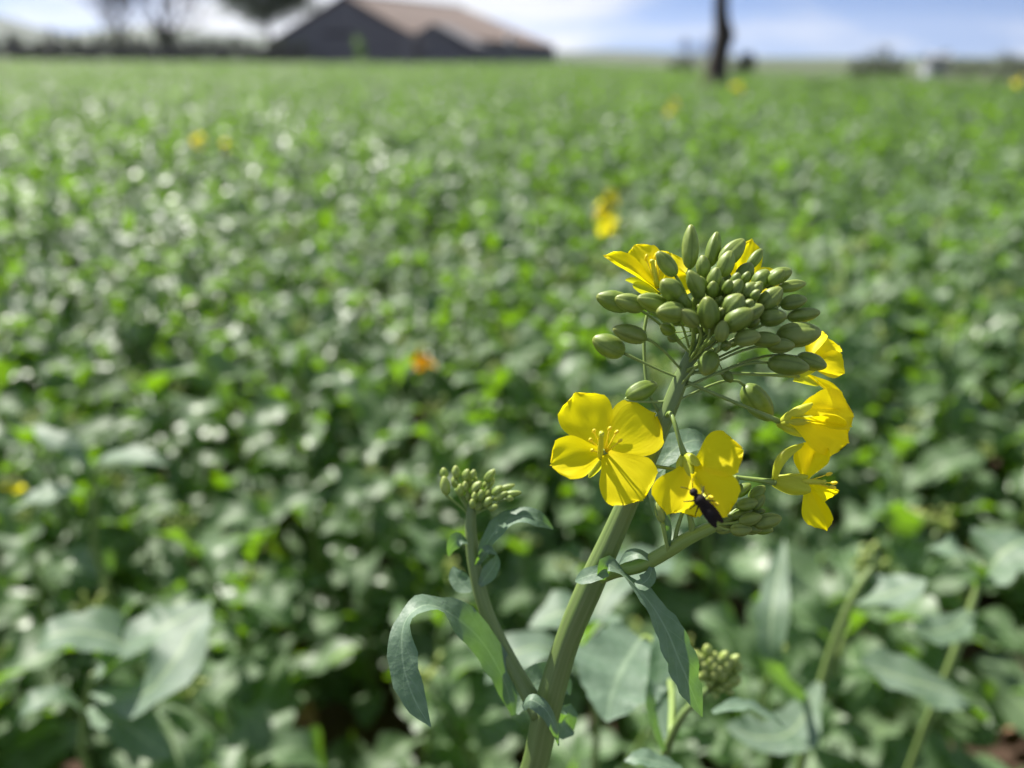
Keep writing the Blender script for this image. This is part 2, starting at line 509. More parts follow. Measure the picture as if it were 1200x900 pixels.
def bud_mb(base, axis, ln, rad, seg=12, spin=0.0, bulge=1.0):
    mb = MB()
    mb.lathe(base, axis, [(h * ln, r * rad * 0.90) for h, r in BUD_PROF], seg=24, lobes=0.035, nl=4, spin=spin, groove=0.13)
    return mb


def hermite(a, b, ta, tb, n):
    out = []
    for i in range(n):
        t = i / (n - 1)
        h = (2 * t ** 3 - 3 * t ** 2 + 1, t ** 3 - 2 * t ** 2 + t, -2 * t ** 3 + 3 * t ** 2, t ** 3 - t ** 2)
        out.append(a * h[0] + ta * h[1] + b * h[2] + tb * h[3])
    return out


# ------------------------------------------------------------------ the setting: ground
def build_ground():
    mb = MB()
    ys = [-6, -2, -1] + [i * 0.06 - 0.4 for i in range(60)] + [3.4 + i * 0.6 for i in range(1, 20)] + [16 + i * 6 for i in range(12)] \
        + [95, 120, 160, 220, 320, 500, 900, 1600, 2600, 4200]
    xs0 = [i / 36.0 for i in range(-36, 37)]
    rows = []
    for y in ys:
        half = 3.0 + max(0, y) * 1.6
        row = []
        for q in xs0:
            x = half * q
            z = ground_z(x, y)
            if y < 4:
                z += 0.030 * noise.noise((x * 7, y * 7, 0)) + 0.016 * noise.noise((x * 23, y * 23, 3)) - 0.02
            row.append((x, y, z))
        rows.append(row)
    mb.grid(rows)
    o = mb.build('ground', M['ground'])
    o['kind'] = 'structure'


build_ground()


def build_hills():
    """Low ranges far behind the field; their skyline falls from the left to the right."""
    def ridge(name, Y, prof, depth, label_seed):
        mb = MB(); rows = []
        xs = [p[0] for p in prof]
        cols = np.linspace(xs[0], xs[-1], 70)
        hs = np.interp(cols, xs, [p[1] for p in prof])
        for k, (f, dy) in enumerate([(0.0, -depth), (0.35, -depth * 0.6), (0.75, -depth * 0.25), (1.0, 0), (0.8, depth * 0.4), (0, depth)]):
            row = []
            for i, c in enumerate(cols):
                top = W(c, hs[i], Y)
                nz = 1 + 0.10 * noise.noise((i * 0.3, k * 0.8, label_seed))
                row.append((top.x * (Y + dy) / Y, Y + dy, -6 + (top.z + 6) * f * nz))
            rows.append(row)
        mb.grid(rows)
        o = mb.build(name, M['hill'])
        o['kind'] = 'structure'
    ridge('hills', 2300, [(-700, 30), (-420, 2), (-160, -6), (-40, 8), (20, 22), (70, 40), (120, 33), (175, 30), (250, 36), (330, 42), (430, 50), (560, 56),
                          (660, 61), (720, 58), (790, 62), (900, 69), (1100, 71), (1500, 70), (2000, 68)], 500, 1.0)
    ridge('hills', 1000, [(-700, 40), (-200, 45), (0, 46), (60, 50), (150, 47), (260, 49), (400, 56), (700, 66), (850, 68), (1050, 72), (1500, 72), (2000, 70)], 180, 2.0)


build_hills()


# ------------------------------------------------------------------ barn beyond the field
def build_barn():
    A = W(402, -3, 62); B = W(541, 12, 74); C = W(479, 41, 59.5); D = W(650, 56, 70.5)
    E = W(316, 50, 64.5); F = A + (B - A) + (E - A)
    zb = ground_z(A.x, 62)
    root = empty('barn', (A.x, 64, zb), 'long low barn with brown clay roof and dark gable beyond the field', 'barn')

    def dn(p, z=None):
        return Vector((p.x, p.y, zb - 0.3 if z is None else z))
    # walls: each a closed slab under the eaves
    inn = 0.25
    dirAB = (B - A).normalized()
    C2 = C + dirAB * inn; E2 = E + dirAB * inn; A2 = A + dirAB * inn - Vector((0, 0, 0.12))
    lo = Vector((0, 0, 0.10))
    MB().slab([dn(E2), dn(C2), C2 - lo, A2, E2 - lo], -0.25).build('gable_wall', M['wall'], root, False)
    D2 = D - dirAB * inn
    MB().slab([dn(C2), dn(D2), D2 - lo, C2 - lo], -0.25).build('side_wall', M['wall'], root, False)
    B2 = B - dirAB * inn - Vector((0, 0, 0.12)); F2 = F - dirAB * inn
    MB().slab([dn(D2), dn(F2), F2 - lo, B2, D2 - lo], -0.25).build('gable_wall', M['wall'], root, False)
    MB().slab([dn(F2), dn(E2), E2 - lo, F2 - lo], -0.25).build('side_wall', M['wall'], root, False)

    def slope(p0, p1, p2, p3, name):
        mb = MB(); n = 8
        top = [[(p0 * (1 - i / n) + p1 * i / n) * (1 - j / n) + (p3 * (1 - i / n) + p2 * i / n) * j / n for j in range(n + 1)] for i in range(n + 1)]
        nrm = (p1 - p0).cross(p3 - p0).normalized()
        if nrm.z < 0:
            nrm = -nrm
        vs_t = [p + nrm * 0.16 for r in top for p in r]; vs_b = [p for r in top for p in r]
        k = n + 1
        fs = [(i * k + j, i * k + j + 1, (i + 1) * k + j + 1, (i + 1) * k + j) for i in range(n) for j in range(n)]
        m = len(vs_t)
        ring = [j for j in range(k)] + [i * k + n for i in range(1, k)] + [n * k + j for j in range(n - 1, -1, -1)] + [i * k for i in range(n - 1, 0, -1)]
        side = [(ring[q], ring[(q + 1) % len(ring)], m + ring[(q + 1) % len(ring)], m + ring[q]) for q in range(len(ring))]
        mb.add(vs_t + vs_b, fs + [tuple(m + q for q in reversed(f)) for f in fs] + side)
        return mb.build(name, M['roof'], root, False)
    ov = Vector((0, 0, 0.06))
    slope(A + ov, B + ov, D, C, 'roof')
    slope(A + ov, B + ov, F, E, 'roof')
    mbr = MB(); mbr.tube([A + Vector((0, 0, 0.2)), B + Vector((0, 0, 0.2))], [0.14, 0.14], 8); mbr.build('ridge_cap', M['roof'], root)
    # small gabled porch in front of the long side
    pa = W(507, 27, 58.4); pl = W(488, 38, 57.6); pr = W(556, 53, 59.2); back = Vector((0.9, 3.4, 0.0))
    for q in (pl, pr):
        MB().slab([pa, pa + back, q + back, q] if q is pl else [pa, q, q + back, pa + back], 0.12).build('porch_roof', M['wall'], root, False)
    MB().slab([dn(pl + Vector((.12, .35, 0))), dn(pr + Vector((-.12, .35, 0))), pr + Vector((-.12, .35, -.1)), pa + Vector((0, .35, -.14)), pl + Vector((.12, .35, -.1))], -0.2).build('porch_wall', M['wall'], root, False)
    # pale corner pier between gable and porch, and the openings that face the field
    p = W(479, 50, 58.6)
    MB().box((p.x, p.y, (zb + W(479, 40, 58.6).z) / 2), (0.75, 0.5, W(479, 40, 58.6).z - zb - .1)).build('corner_pier', M['grey_wall'], root, False)
    g = (E2 + C2) / 2 - dirAB * 0.06
    ang = math.atan2((C2 - E2).y, (C2 - E2).x)
    d = MB().box((g.x, g.y, zb + 1.15), (2.6, 0.08, 2.5), ang).build('door', M['door'], root, False)
    for s in (-1, 1):
        q = g + (C2 - E2).normalized() * 2.6 * s
        MB().box((q.x, q.y, zb + 1.7), (0.9, 0.08, 0.9), ang).build('window', M['door'], root, False)
    # pale flue near the far end of the roof
    f = W(597, 42, 66.5)
    MB().tube([f - Vector((0, 0, 0.9)), f + Vector((0, 0, 0.1))], [0.32, 0.28], 10).build('flue', M['pale_wall'], root)


build_barn()


# ------------------------------------------------------------------ trees
def limb(mb, p, d, ln, r, depth, spread, rng, gnarl=0.25, up=0.15, kids=(2, 3), tips=None):
    n = 5
    pts = [p]; rad = [r]
    q = p.copy(); dd = d.copy()
    for i in range(n):
        dd = (dd + Vector((rng.uniform(-1, 1), rng.uniform(-1, 1), rng.uniform(-1, 1))) * gnarl * 0.5 + Vector((0, 0, up * 0.3))).normalized()
        q = q + dd * ln / n
        pts.append(q.copy()); rad.append(r * (1 - 0.45 * (i + 1) / n))
    mb.tube(pts, rad, 7 if depth > 2 else 4, cap=(depth > 2))
    if depth <= 0:
        if tips is not None:
            tips.append((q.copy(), dd.copy()))
        return
    for k in range(rng.randint(*kids) + (1 if depth < 3 else 0)):
        i = rng.randint(2, n)
        nd = (dd + Vector((rng.uniform(-1, 1), rng.uniform(-1, 1), rng.uniform(-0.5, 0.9))) * spread).normalized()
        limb(mb, pts[i], nd, ln * rng.uniform(0.6, 0.85), rad[i] * 0.68, depth - 1, spread, rng, gnarl, up, kids, tips)


def bare_tree(base, h, r, lean, seed, label, group=None, trunk_pts=None, depth=4, spread=0.75, limbs=8, spreadout=4):
    rng = random.Random(seed)
    root = empty('bare_tree', base, label, 'tree', group)
    base = Vector(base)
    if trunk_pts is None:
        trunk_pts = [(base + Vector((lean[0] * t + 0.05 * h * noise.noise((t * 3, seed, 0)), lean[1] * t, h * 0.26 * t)), r * (1.5 - 0.5 * min(1, t * 5)) * (1 - 0.4 * t)) for t in np.linspace(0, 1, 8)]
    tm = MB(); tm.tube([q for q, _ in trunk_pts], [w for _, w in trunk_pts], 12, ridge=0.06, nr=5)
    tm.build('trunk', M['bark'], root)
    top, tr = trunk_pts[-1]
    br = MB(); tw = MB(); tips = []
    for k in range(limbs):
        q = trunk_pts[-1 - (k % spreadout)][0]
        d = Vector((math.cos(k * 2.4 + seed), math.sin(k * 2.4 + seed), rng.uniform(0.5, 1.3))).normalized()
        limb(br, q, d, h * 0.22, tr * 0.62, depth - 1, spread, rng, tips=tips)
    crown = br.build('crown', M['bark'], root)
    for q, d in tips:
        for k in range(3):
            nd = (d + Vector((rng.uniform(-1, 1), rng.uniform(-1, 1), rng.uniform(-.6, .6)))).normalized()
            tw.tube([q, q + nd * h * 0.045, q + (nd + Vector((0, 0, .2))) * h * 0.085], [h * .0022, h * .0016, h * .0006], 3, cap=False)
    t = tw.build('twig', M['twig'], crown)
    t['kind'] = 'stuff'
    return root


def leaf_cloud(mb, centre, rad, count, size, rng, hollow=0.35, flat=1.0):
    """Small pointed leaf faces through an uneven ball of clumps."""
    clumps = []
    for _ in range(max(6, count // 70)):
        d = Vector((rng.gauss(0, 1), rng.gauss(0, 1), rng.gauss(0, 1))).normalized()
        k = rng.uniform(hollow, 1.0)
        clumps.append((Vector(centre) + Vector((d.x * rad[0], d.y * rad[1], d.z * rad[2])) * k, rng.uniform(0.18, 0.34)))
    for _ in range(count):
        c, cr_ = clumps[rng.randrange(len(clumps))]
        p = c + Vector((rng.gauss(0, 1) * rad[0], rng.gauss(0, 1) * rad[1], rng.gauss(0, 1) * rad[2])) * cr_ * 0.55
        a = Vector((rng.uniform(-1, 1), rng.uniform(-1, 1), rng.uniform(-1, 1))).normalized()
        b = a.cross(Vector((rng.uniform(-1, 1), rng.uniform(-1, 1), rng.uniform(-1, 1)))).normalized()
        s = size * rng.uniform(0.6, 1.3)
        mb.add([p - a * s, p + b * s * 0.45, p + a * s, p - b * s * 0.45], [(0, 1, 2, 3)])


def leafy_tree(base, h, crown_c, crown_r, count, size, seed, label, group=None, leafmat='tree_leaf', name='evergreen_tree', trunk_r=0.18, cat='tree'):
    rng = random.Random(seed)
    root = empty(name, base, label, cat, group)
    base = Vector(base); cc = base + Vector(crown_c)
    tm = MB()
    tm.tube([base + (cc - base) * t + Vector((0.1 * math.sin(t * 4 + seed), 0, 0)) * crown_r[0] * .2 for t in np.linspace(0, 1, 6)], [trunk_r * (1.3 - 0.8 * t) for t in np.linspace(0, 1, 6)], 8)
    for k in range(7):
        a = k * 2.4 + seed
        d = Vector((math.cos(a) * crown_r[0], math.sin(a) * crown_r[1], rng.uniform(-0.2, 0.7) * crown_r[2])) * 0.75
        s = base + (cc - base) * rng.uniform(0.55, 0.95)
        tm.tube([s, s + d * 0.5 + Vector((0, 0, .05 * h)), cc + d], [trunk_r * .4, trunk_r * .25, trunk_r * .1], 5)
    tm.build('trunk', M['bark'], root)
    cm = MB(); leaf_cloud(cm, cc, crown_r, count, size, rng)
    c = cm.build('crown', M[leafmat], root, False)
    c['kind'] = 'stuff'
    return root


# the dark tree that stands in the crop on the right
tp = []
for (x, y, w) in [(836, 104, 17), (839, 92, 13), (841, 75, 10.5), (845, 56, 9.5), (849, 41, 10.5), (846, 26, 8), (845, 8, 7.2), (846, -15, 7), (850, -50, 6.5), (849, -95, 6)]:
    q = W(x, y, 14.5)
    tp.append((q, 1.05 * w * (q - cam.location).length / FPX))
tb = tp[0][0]; gz = ground_z(tb.x, 14.5)
tp = [(Vector((tb.x - 0.02, 14.5, gz - 0.1)), tp[0][1] * 1.15)] + tp
bare_tree((tb.x, 14.5, gz), 7.0, 0.15, (0, 0), 11, 'dark slender tree trunk standing in the crop right of the barn', None, trunk_pts=tp, limbs=5, spreadout=1)


def gpos(x, Y):
    q = W(x, 70, Y)
    return (q.x, Y, ground_z(q.x, Y) - 0.05)


bare_tree(gpos(150, 66), 10.5, 0.26, (-0.4, 0), 3, 'bare grey tree behind the fence, the more left of the two', 'bare trees behind the fence', depth=4)
bare_tree(gpos(196, 64), 11.5, 0.34, (0.3, 0), 5, 'bare grey tree behind the fence, the one nearer the barn', 'bare trees behind the fence', depth=4)
leafy_tree(gpos(315, 76), 8.5, (0.5, 0, 6.3), (4.6, 3.6, 3.0), 11000, 0.17, 8, 'broad dark evergreen tree overhanging the left end of the barn')
bare_tree(gpos(818, 42), 3.6, 0.06, (-0.2, 0), 21, 'thin bare brownish sapling left of the dark trunk', None, depth=3, spread=0.5, limbs=5)
for (x, Y, w, ytop, sd, lab) in [
        (874, 48, 0.55, 61, 31, 'small dark bush just right of the dark tree trunk'),
        (1018, 66, 1.6, 60, 32, 'low dark bush at the left edge of the bare field'),
        (1044, 68, 1.5, 51, 33, 'taller rounded dark bush at the left edge of the bare field'),
        (1112, 86, 2.6, 62, 34, 'low dark bush in front of the pale shed'),
        (1165, 84, 2.4, 59, 35, 'dark bush right of the pale shed'),
        (1198, 80, 2.0, 61, 36, 'dark bush cut by the right edge of the picture'),
        (798, 62, 1.3, 66, 37, 'low dark bush at the far edge left of the trunk')]:
    b = gpos(x, Y)
    hh = (W(x, ytop, Y).z - b[2]) / 1.95
    leafy_tree(b, hh * 2, (0, 0, hh * 0.95), (w, w, hh), 1600, 0.11, sd, lab, 'dark bushes along the far edge', 'bush_leaf', 'bush', 0.05, 'bush')


# pale shed beyond the bare field, on the right
def build_shed():
    c = W(1097, 74, 150); zb = ground_z(c.x, 150) - 0.3
    top = W(1097, 62, 150).z; eave = W(1097, 67, 150).z
    w = 3.6; dp = 3.0
    root = empty('shed', (c.x, 150, zb), 'small pale shed beyond the bare field at right', 'shed')
    mb = MB(); mb.box((c.x, 150, (zb + eave) / 2), (w, dp, eave - zb)); mb.build('wall', M['shed_wall'], root, False)
    for s in (-1, 1):
        r0 = Vector((c.x - w / 2 - .3, 150, top)); r1 = Vector((c.x + w / 2 + .3, 150, top))
        e0 = Vector((c.x - w / 2 - .3, 150 + s * (dp / 2 + .3), eave + .02)); e1 = Vector((c.x + w / 2 + .3, 150 + s * (dp / 2 + .3), eave + .02))
        MB().slab([r0, r1, e1, e0] if s > 0 else [r0, e0, e1, r1], 0.12).build('roof', M['shed_wall'], root, False)


build_shed()

# bare ploughed strip on the right, beyond the crop
bf = MB(); rows = []
for y in np.linspace(42, 100, 18):
    rows.append([(x, y, ground_z(x, y) + 0.10 + 0.03 * noise.noise((x, y, 0))) for x in np.linspace(18.5 + (y - 42) * 0.46, 110, 24)])
bf.grid(rows)
o = bf.build('bare_field', M['far_field']); o['kind'] = 'structure'


# ------------------------------------------------------------------ fence and hedge on the far left
def build_fence():
    root = empty('wooden_fence', gpos(130, 58), 'dark weathered board fence along the far left edge of the field', 'fence')
    xs = np.linspace(-90, 352, 27)
    pts = [Vector(gpos(x, 58 + 2.5 * (x + 90) / 440)) for x in xs]
    pm = MB(); pm.box((0, 0, 0.85), (0.14, 0.14, 1.8)); pme = pm.mesh('post', M['wood'], False)
    bm_ = MB(); bm_.box((0, 0, 0), (1.0, 0.035, 0.20)); bme = bm_.mesh('board', M['wood'], False)
    off = world_off(root)
    for i, p in enumerate(pts):
        o = link('post', pme, root); o.location = p - off; o.scale = (1, 1, random.uniform(0.9, 1.08))
        if i + 1 < len(pts):
            q = pts[i + 1]; d = q - p
            for k, z in enumerate((0.22, 0.46, 0.70, 0.94, 1.18)):
                if random.random() < 0.08:
                    continue
                o = link('board', bme, root)
                o.location = (p + q) / 2 - off + Vector((0, -0.09, z + random.uniform(-.02, .02)))
                o.scale = (d.length * 1.01, 1, 1); o.rotation_euler = (0, random.uniform(-.012, .012), math.atan2(d.y, d.x))


build_fence()


def hedge(x0, x1, Y, h, seed, label):
    rng = random.Random(seed)
    a = Vector(gpos(x0, Y)); b = Vector(gpos(x1, Y))
    root = empty('hedge', (a + b) / 2, label, 'hedge')
    mb = MB(); st = MB()
    n = int((b - a).length / 0.9)
    for i in range(n + 1):
        c = a + (b - a) * i / n
        hh = h * rng.uniform(0.75, 1.12)
        leaf_cloud(mb, c + Vector((0, 0, hh * 0.55)), (0.8, 0.6, hh * 0.52), 420, 0.12, rng)
        st.tube([c, c + Vector((rng.uniform(-.1, .1), 0, hh * 0.8))], [0.04, 0.01], 5)
    q = st.build('stem', M['bark'], root); q['kind'] = 'stuff'
    f = mb.build('foliage', M['bush_leaf'], root, False); f['kind'] = 'stuff'


hedge(-95, 350, 61.5, 2.25, 71, 'dark hedge behind the fence, running up to the barn')
for k, (x, hgt) in enumerate([(19, 2.0), (66, 2.35)]):
    b = Vector(gpos(x, 60.4))
    mb = MB(); mb.tube([b, b + Vector((0.03, 0, hgt * .6)), b + Vector((0, 0, hgt))], [0.22, 0.19, 0.16], 10)
    mb.lathe(b + Vector((0, 0, hgt - .02)), (0, 0, 1), [(0, .2), (.06, .2), (.12, .12), (.16, .02)], 10)
    o = mb.build('gate_post', M['wood'])
    tag(o, 'stout dark post rising above the fence, ' + ('leftmost' if k == 0 else 'right of the other post'), 'post', 'stout posts in the far fence')


# ------------------------------------------------------------------ the crop: leaf and plant prototypes
def leaf_grid(seed, nu, nv, lobed, droop, wavy):
    """Unit-length rape leaf along +X: short stalk, lobed wavy blade, arching over."""
    rng = random.Random(seed)
    ph = rng.uniform(0, 6); tw = rng.uniform(-0.5, 0.5)
    rows, uvs = [], []
    x = z = 0.0; ang = rng.uniform(0.25, 0.65)
    for i in range(nu):
        u = i / (nu - 1)
        if i:
            ang -= droop / (nu - 1) * (0.5 + u)
            x += math.cos(ang) / (nu - 1); z += math.sin(ang) / (nu - 1)
        if u < 0.16:
            w = 0.035 + 0.05 * lobed * (u / 0.16)
        else:
            q = (u - 0.16) / 0.84
            w = 0.235 * math.sin(math.pi * min(1.0, q ** 0.78)) ** 0.62 * (0.72 + 0.42 * q) + 0.004
            w *= 1 + lobed * 0.42 * math.sin(q * 15 + ph) + rng.uniform(-.09, .09)
        rr, tt = [], tw * u
        for j in range(nv):
            v = -1 + 2 * j / (nv - 1)
            off = 0.30 * w * v * v + wavy * w * abs(v) * math.sin(u * 13 + ph + (1.9 if v > 0 else 0)) + 0.02 * noise.noise((u * 4, v * 2, seed))
            c, s = math.cos(tt), math.sin(tt)
            yy = w * v; zz = off
            rr.append((x - math.sin(ang) * (yy * s + zz * c), yy * c - zz * s, z + math.cos(ang) * (yy * s + zz * c)))
            uvs.append((u, v))
        rows.append(rr)
    return rows, uvs


NLEAF = 10
LEAF_SPEC = [(k, (0.15, 0.35, 0.7, 0.5, 0.25, 0.85, 0.4, 0.1, 0.65, 0.3)[k], (1.0, 1.5, 1.3, 0.7, 1.9, 1.1, 2.2, 0.5, 1.7, 1.2)[k], (0.2, 0.3, 0.35, 0.25, 0.3, 0.4, 0.2, 0.3, 0.4, 0.3)[k]) for k in range(NLEAF)]
LEAF_FINE = [leaf_grid(a, 19, 7, b, c, d) for a, b, c, d in LEAF_SPEC]
LEAF_COARSE = [leaf_grid(a, 7, 3, b, c, d) for a, b, c, d in LEAF_SPEC]
LEAF_MESH = []
for rows, uvs in LEAF_FINE:
    LEAF_MESH.append(MB().grid(rows, uvs).mesh('leaf', M['leaf']))


def plan_plant(seed, h):
    """Where stem, leaves and buds of one crop plant go (local, base at the origin)."""
    rng = random.Random(seed)
    lean = Vector((rng.uniform(-.10, .10), rng.uniform(-.10, .10), 0))
    stem = [lean * (t * t) * h * 2 + Vector((0.008 * math.sin(t * 5 + seed), 0.008 * math.cos(t * 4 + seed), h * t)) for t in np.linspace(0, 1, 7)]
    leaves = []
    n = rng.randint(14, 17); a0 = rng.uniform(0, 6.28)
    for i in range(n):
        t = 0.07 + 0.87 * (i / (n - 1)) ** 0.9
        k = t * 6; j = min(int(k), 5)
        p = stem[j].lerp(stem[j + 1], k - j)
        size = (0.144 - 0.085 * t) * rng.uniform(0.6, 1.4) * (h / 0.38) ** 0.5
        tilt = rng.uniform(-0.4, 0.7) + 0.4 * t
        leaves.append((rng.randrange(NLEAF), p, a0 + i * 2.4 + rng.uniform(-.3, .3), tilt, size))
    buds = []
    for i in range(11):
        d = Vector((rng.gauss(0, .5), rng.gauss(0, .5), 1)).normalized()
        buds.append((stem[-1] + d * rng.uniform(0.006, 0.022) - Vector((0, 0, .004)), d, rng.uniform(.005, .008)))
    return stem, leaves, buds


def leaf_matrix(p, yaw, tilt, size):
    return Matrix.Translation(p) @ Matrix.Rotation(yaw, 4, 'Z') @ Matrix.Rotation(-tilt, 4, 'Y') @ Matrix.Scale(size, 4)


NPROTO = 9
PROTO = []
for k in range(NPROTO):
    h = [0.30, 0.36, 0.40, 0.34, 0.44, 0.38, 0.32, 0.42, 0.37][k]
    stem, leaves, buds = plan_plant(100 + k, h)
    sm = MB(); sm.tube(stem, [0.0050 - 0.0028 * i / 6 for i in range(7)], 7)
    bm_ = MB()
    for p, d, s in buds:
        bm_.tube([stem[-1] - Vector((0, 0, .004)), p], [.0007, .0006], 4, cap=False)
        bm_.lathe(p, d, [(0, s * .15), (s * .3, s * .34), (s * .65, s * .32), (s, s * .08)], 6)
    # the same plant as one mesh, for the part of the field too far away to pick plants apart
    jm = MB(); jm.tube(stem, [0.0050 - 0.0028 * i / 6 for i in range(7)], 5)
    for (li, p, yaw, tilt, size) in leaves:
        mt = leaf_matrix(p, yaw, tilt, size)
        rows, uvs = LEAF_COARSE[li]
        jm.grid([[mt @ Vector(q) for q in r] for r in rows], uvs)
    for p, d, s in buds:
        jm.lathe(p, d, [(0, s * .15), (s * .5, s * .36), (s, s * .08)], 4)
    PROTO.append(dict(h=h, stem=sm.mesh('stem', M['stem']), buds=bm_.mesh('bud_cluster', M['bud_young']), leaves=leaves,
                      joined=jm.mesh('crop_plant', M['leaf'])))


def crop_plant(k, loc, rz, scale, label, group, cat='plant', name='rapeseed_plant', buds=True):
    root = empty(name, loc, label, cat, group, rz)
    root.scale = (scale,) * 3
    pr = PROTO[k]
    o = bpy.data.objects.new('stem', pr['stem']); COL.objects.link(o); o.parent = root
    if buds:
        o = bpy.data.objects.new('bud_cluster', pr['buds']); COL.objects.link(o); o.parent = root; o['kind'] = 'stuff'
    for (li, p, yaw, tilt, size) in pr['leaves']:
        o = bpy.data.objects.new('leaf', LEAF_MESH[li]); COL.objects.link(o); o.parent = root
        o.matrix_local = leaf_matrix(p, yaw, tilt, size)
    return root


HERO_SPOTS = []          # (x, y, radius) kept free for plants built one by one below


def scatter():
    rng = random.Random(42)
    cand = []
    step = 0.118
    y = -0.2
    while y < 4.6:
        half = 0.55 + max(0, y) * 0.78
        x = -half
        while x < half:
            px, py = x + rng.uniform(-.05, .05), y + rng.uniform(-.05, .05)
            x += step
            d = math.hypot(px, py)
            if d < 0.20 or (abs(px) < 0.24 and -0.3 < py < 0.24):
                continue
            if any(math.hypot(px - a, py - b) < c for a, b, c in HERO_SPOTS):
                continue
            if any(math.hypot(px - a, py - b) < c for a, b, c in GAPS):
                continue
            cand.append((d, px, py))
        y += step
    cand.sort()
    near = cand[:300]
    rest = [(px, py) for _, px, py in cand[300:]]
    for d, px, py in near:
        k = rng.randrange(NPROTO)
        sc = rng.uniform(0.82, 1.22)
        # plants right in front of the lens stay below its view
        if d < 0.45:
            sc *= 0.82
        side = px / max(py, 0.25)
        zone = 'far left' if side < -0.45 else 'left' if side < -0.18 else 'straight behind' if side < 0.18 else 'right' if side < 0.45 else 'far right'
        band = 'nearest rows' if py < 0.6 else 'second band of rows' if py < 1.0 else 'third band of rows' if py < 1.5 else 'rows further back'
        where = zone + (' the flowering stem' if zone == 'straight behind' else ' of the flowering stem')
        crop_plant(k, (px, py, ground_z(px, py) - 0.01), rng.uniform(0, 6.28), sc,
                   'leafy green rapeseed plant, %s, %s' % (band, where), 'leafy rapeseed plants, %s %s' % (band, zone))
    return rest


GAPS = [(0.55, 0.75, 0.09), (-0.62, 1.25, 0.12), (0.30, 1.05, 0.10), (-0.35, 0.95, 0.09)]
for (gx, gy) in [(255, 118), (135, 108)]:
    v = CR @ Vector(((gx - 600) / FPX, (450 - gy) / FPX, -1)); t = (0.30 - CAM_H) / v.z
    GAPS.append((v.x * t, v.y * t, 0.16))


# ------------------------------------------------------------------ the flowering plant in focus
def stem_down(top, gx, gy, n=6):
    """Points from a given place down to the soil at (gx, gy)."""
    g = Vector((gx, gy, ground_z(gx, gy) - 0.02))
    return hermite(g, top, Vector((0, 0, (top.z - g.z) * 0.9)), (top - g) * 0.9, n)


STEM_PX = [(606, 960, 0.192, 20.0), (628, 890, 0.187, 19.5), (641, 830, 0.1835, 21.0), (664, 752, 0.179, 18.6), (690, 690, 0.1755, 19.6), (716, 632, 0.172, 17.2),
           (740, 578, 0.169, 15.5), (763, 527, 0.1665, 14.2), (784, 478, 0.1645, 12.6), (803, 432, 0.1635, 11.0), (820, 396, 0.163, 8.5), (832, 365, 0.163, 5.5)]


def stem_at(y):
    """Axis point (x, y, depth) of the main stem at picture height y."""
    ys = [r[1] for r in STEM_PX][::-1]
    return tuple(float(np.interp(y, ys, [r[k] for r in STEM_PX][::-1])) for k in (0, 1, 2))


low = P(606, 960, 0.192)
base_xy = (low.x - 0.035, low.y + 0.045)
main = empty('rapeseed_plant', (base_xy[0], base_xy[1], 0), 'tall rapeseed plant in sharp focus, flowering yellow with a dome of green buds', 'plant')
ms = MB()
rows = crom(STEM_PX, 40)
pts = [P(r[0], r[1], r[2]) for r in rows]; rad = [r[3] * 0.78 * r[2] / FPX for r in rows]
dp = stem_down(pts[0], base_xy[0], base_xy[1], 10)[:-1]
ms.tube(dp + pts, [rad[0] * 1.25 - (rad[0] * 0.25) * i / len(dp) for i in range(len(dp))] + rad, 30, ridge=0.035, nr=7)
ms.build('stem', M['stem'], main)


def put_bud(parent, base, tip, wpx, root=None, material='bud', prad=1.6, sag=0.25, seed=0, name='bud'):
    """base, tip, root: (x, y, depth); wpx: full width in pixels; the stalk is the bud's sub-part."""
    b, t = P(*base), P(*tip)
    ax = t - b
    k = base[2] / FPX
    ob = bud_mb(b, ax, ax.length, wpx * 0.5 * k, spin=seed * 1.3).build(name, M[material], parent)
    if root is not None:
        r = P(*root)
        c = hermite(r, b + ax * 0.03, (b - r) * 0.6 + PV(0, -1, 0) * (b - r).length * sag, ax.normalized() * (b - r).length * 1.0, 9)
        pm = MB(); pm.tube(c, [prad * k * (0.9 + 0.3 * (i / 8) ** 3) for i in range(9)], 8)
        pm.build('pedicel', M['shoot'] if material != 'bud' else M['stem_thin'], ob)
    return ob


M['stem_thin'] = plant_mat('flower_stalk', (0.19, 0.28, 0.05), (0.26, 0.35, 0.09), (0.3, 0.45, 0.03), 0.14, rough=0.45, spec=0.6, nscale=300, bump=0.03)

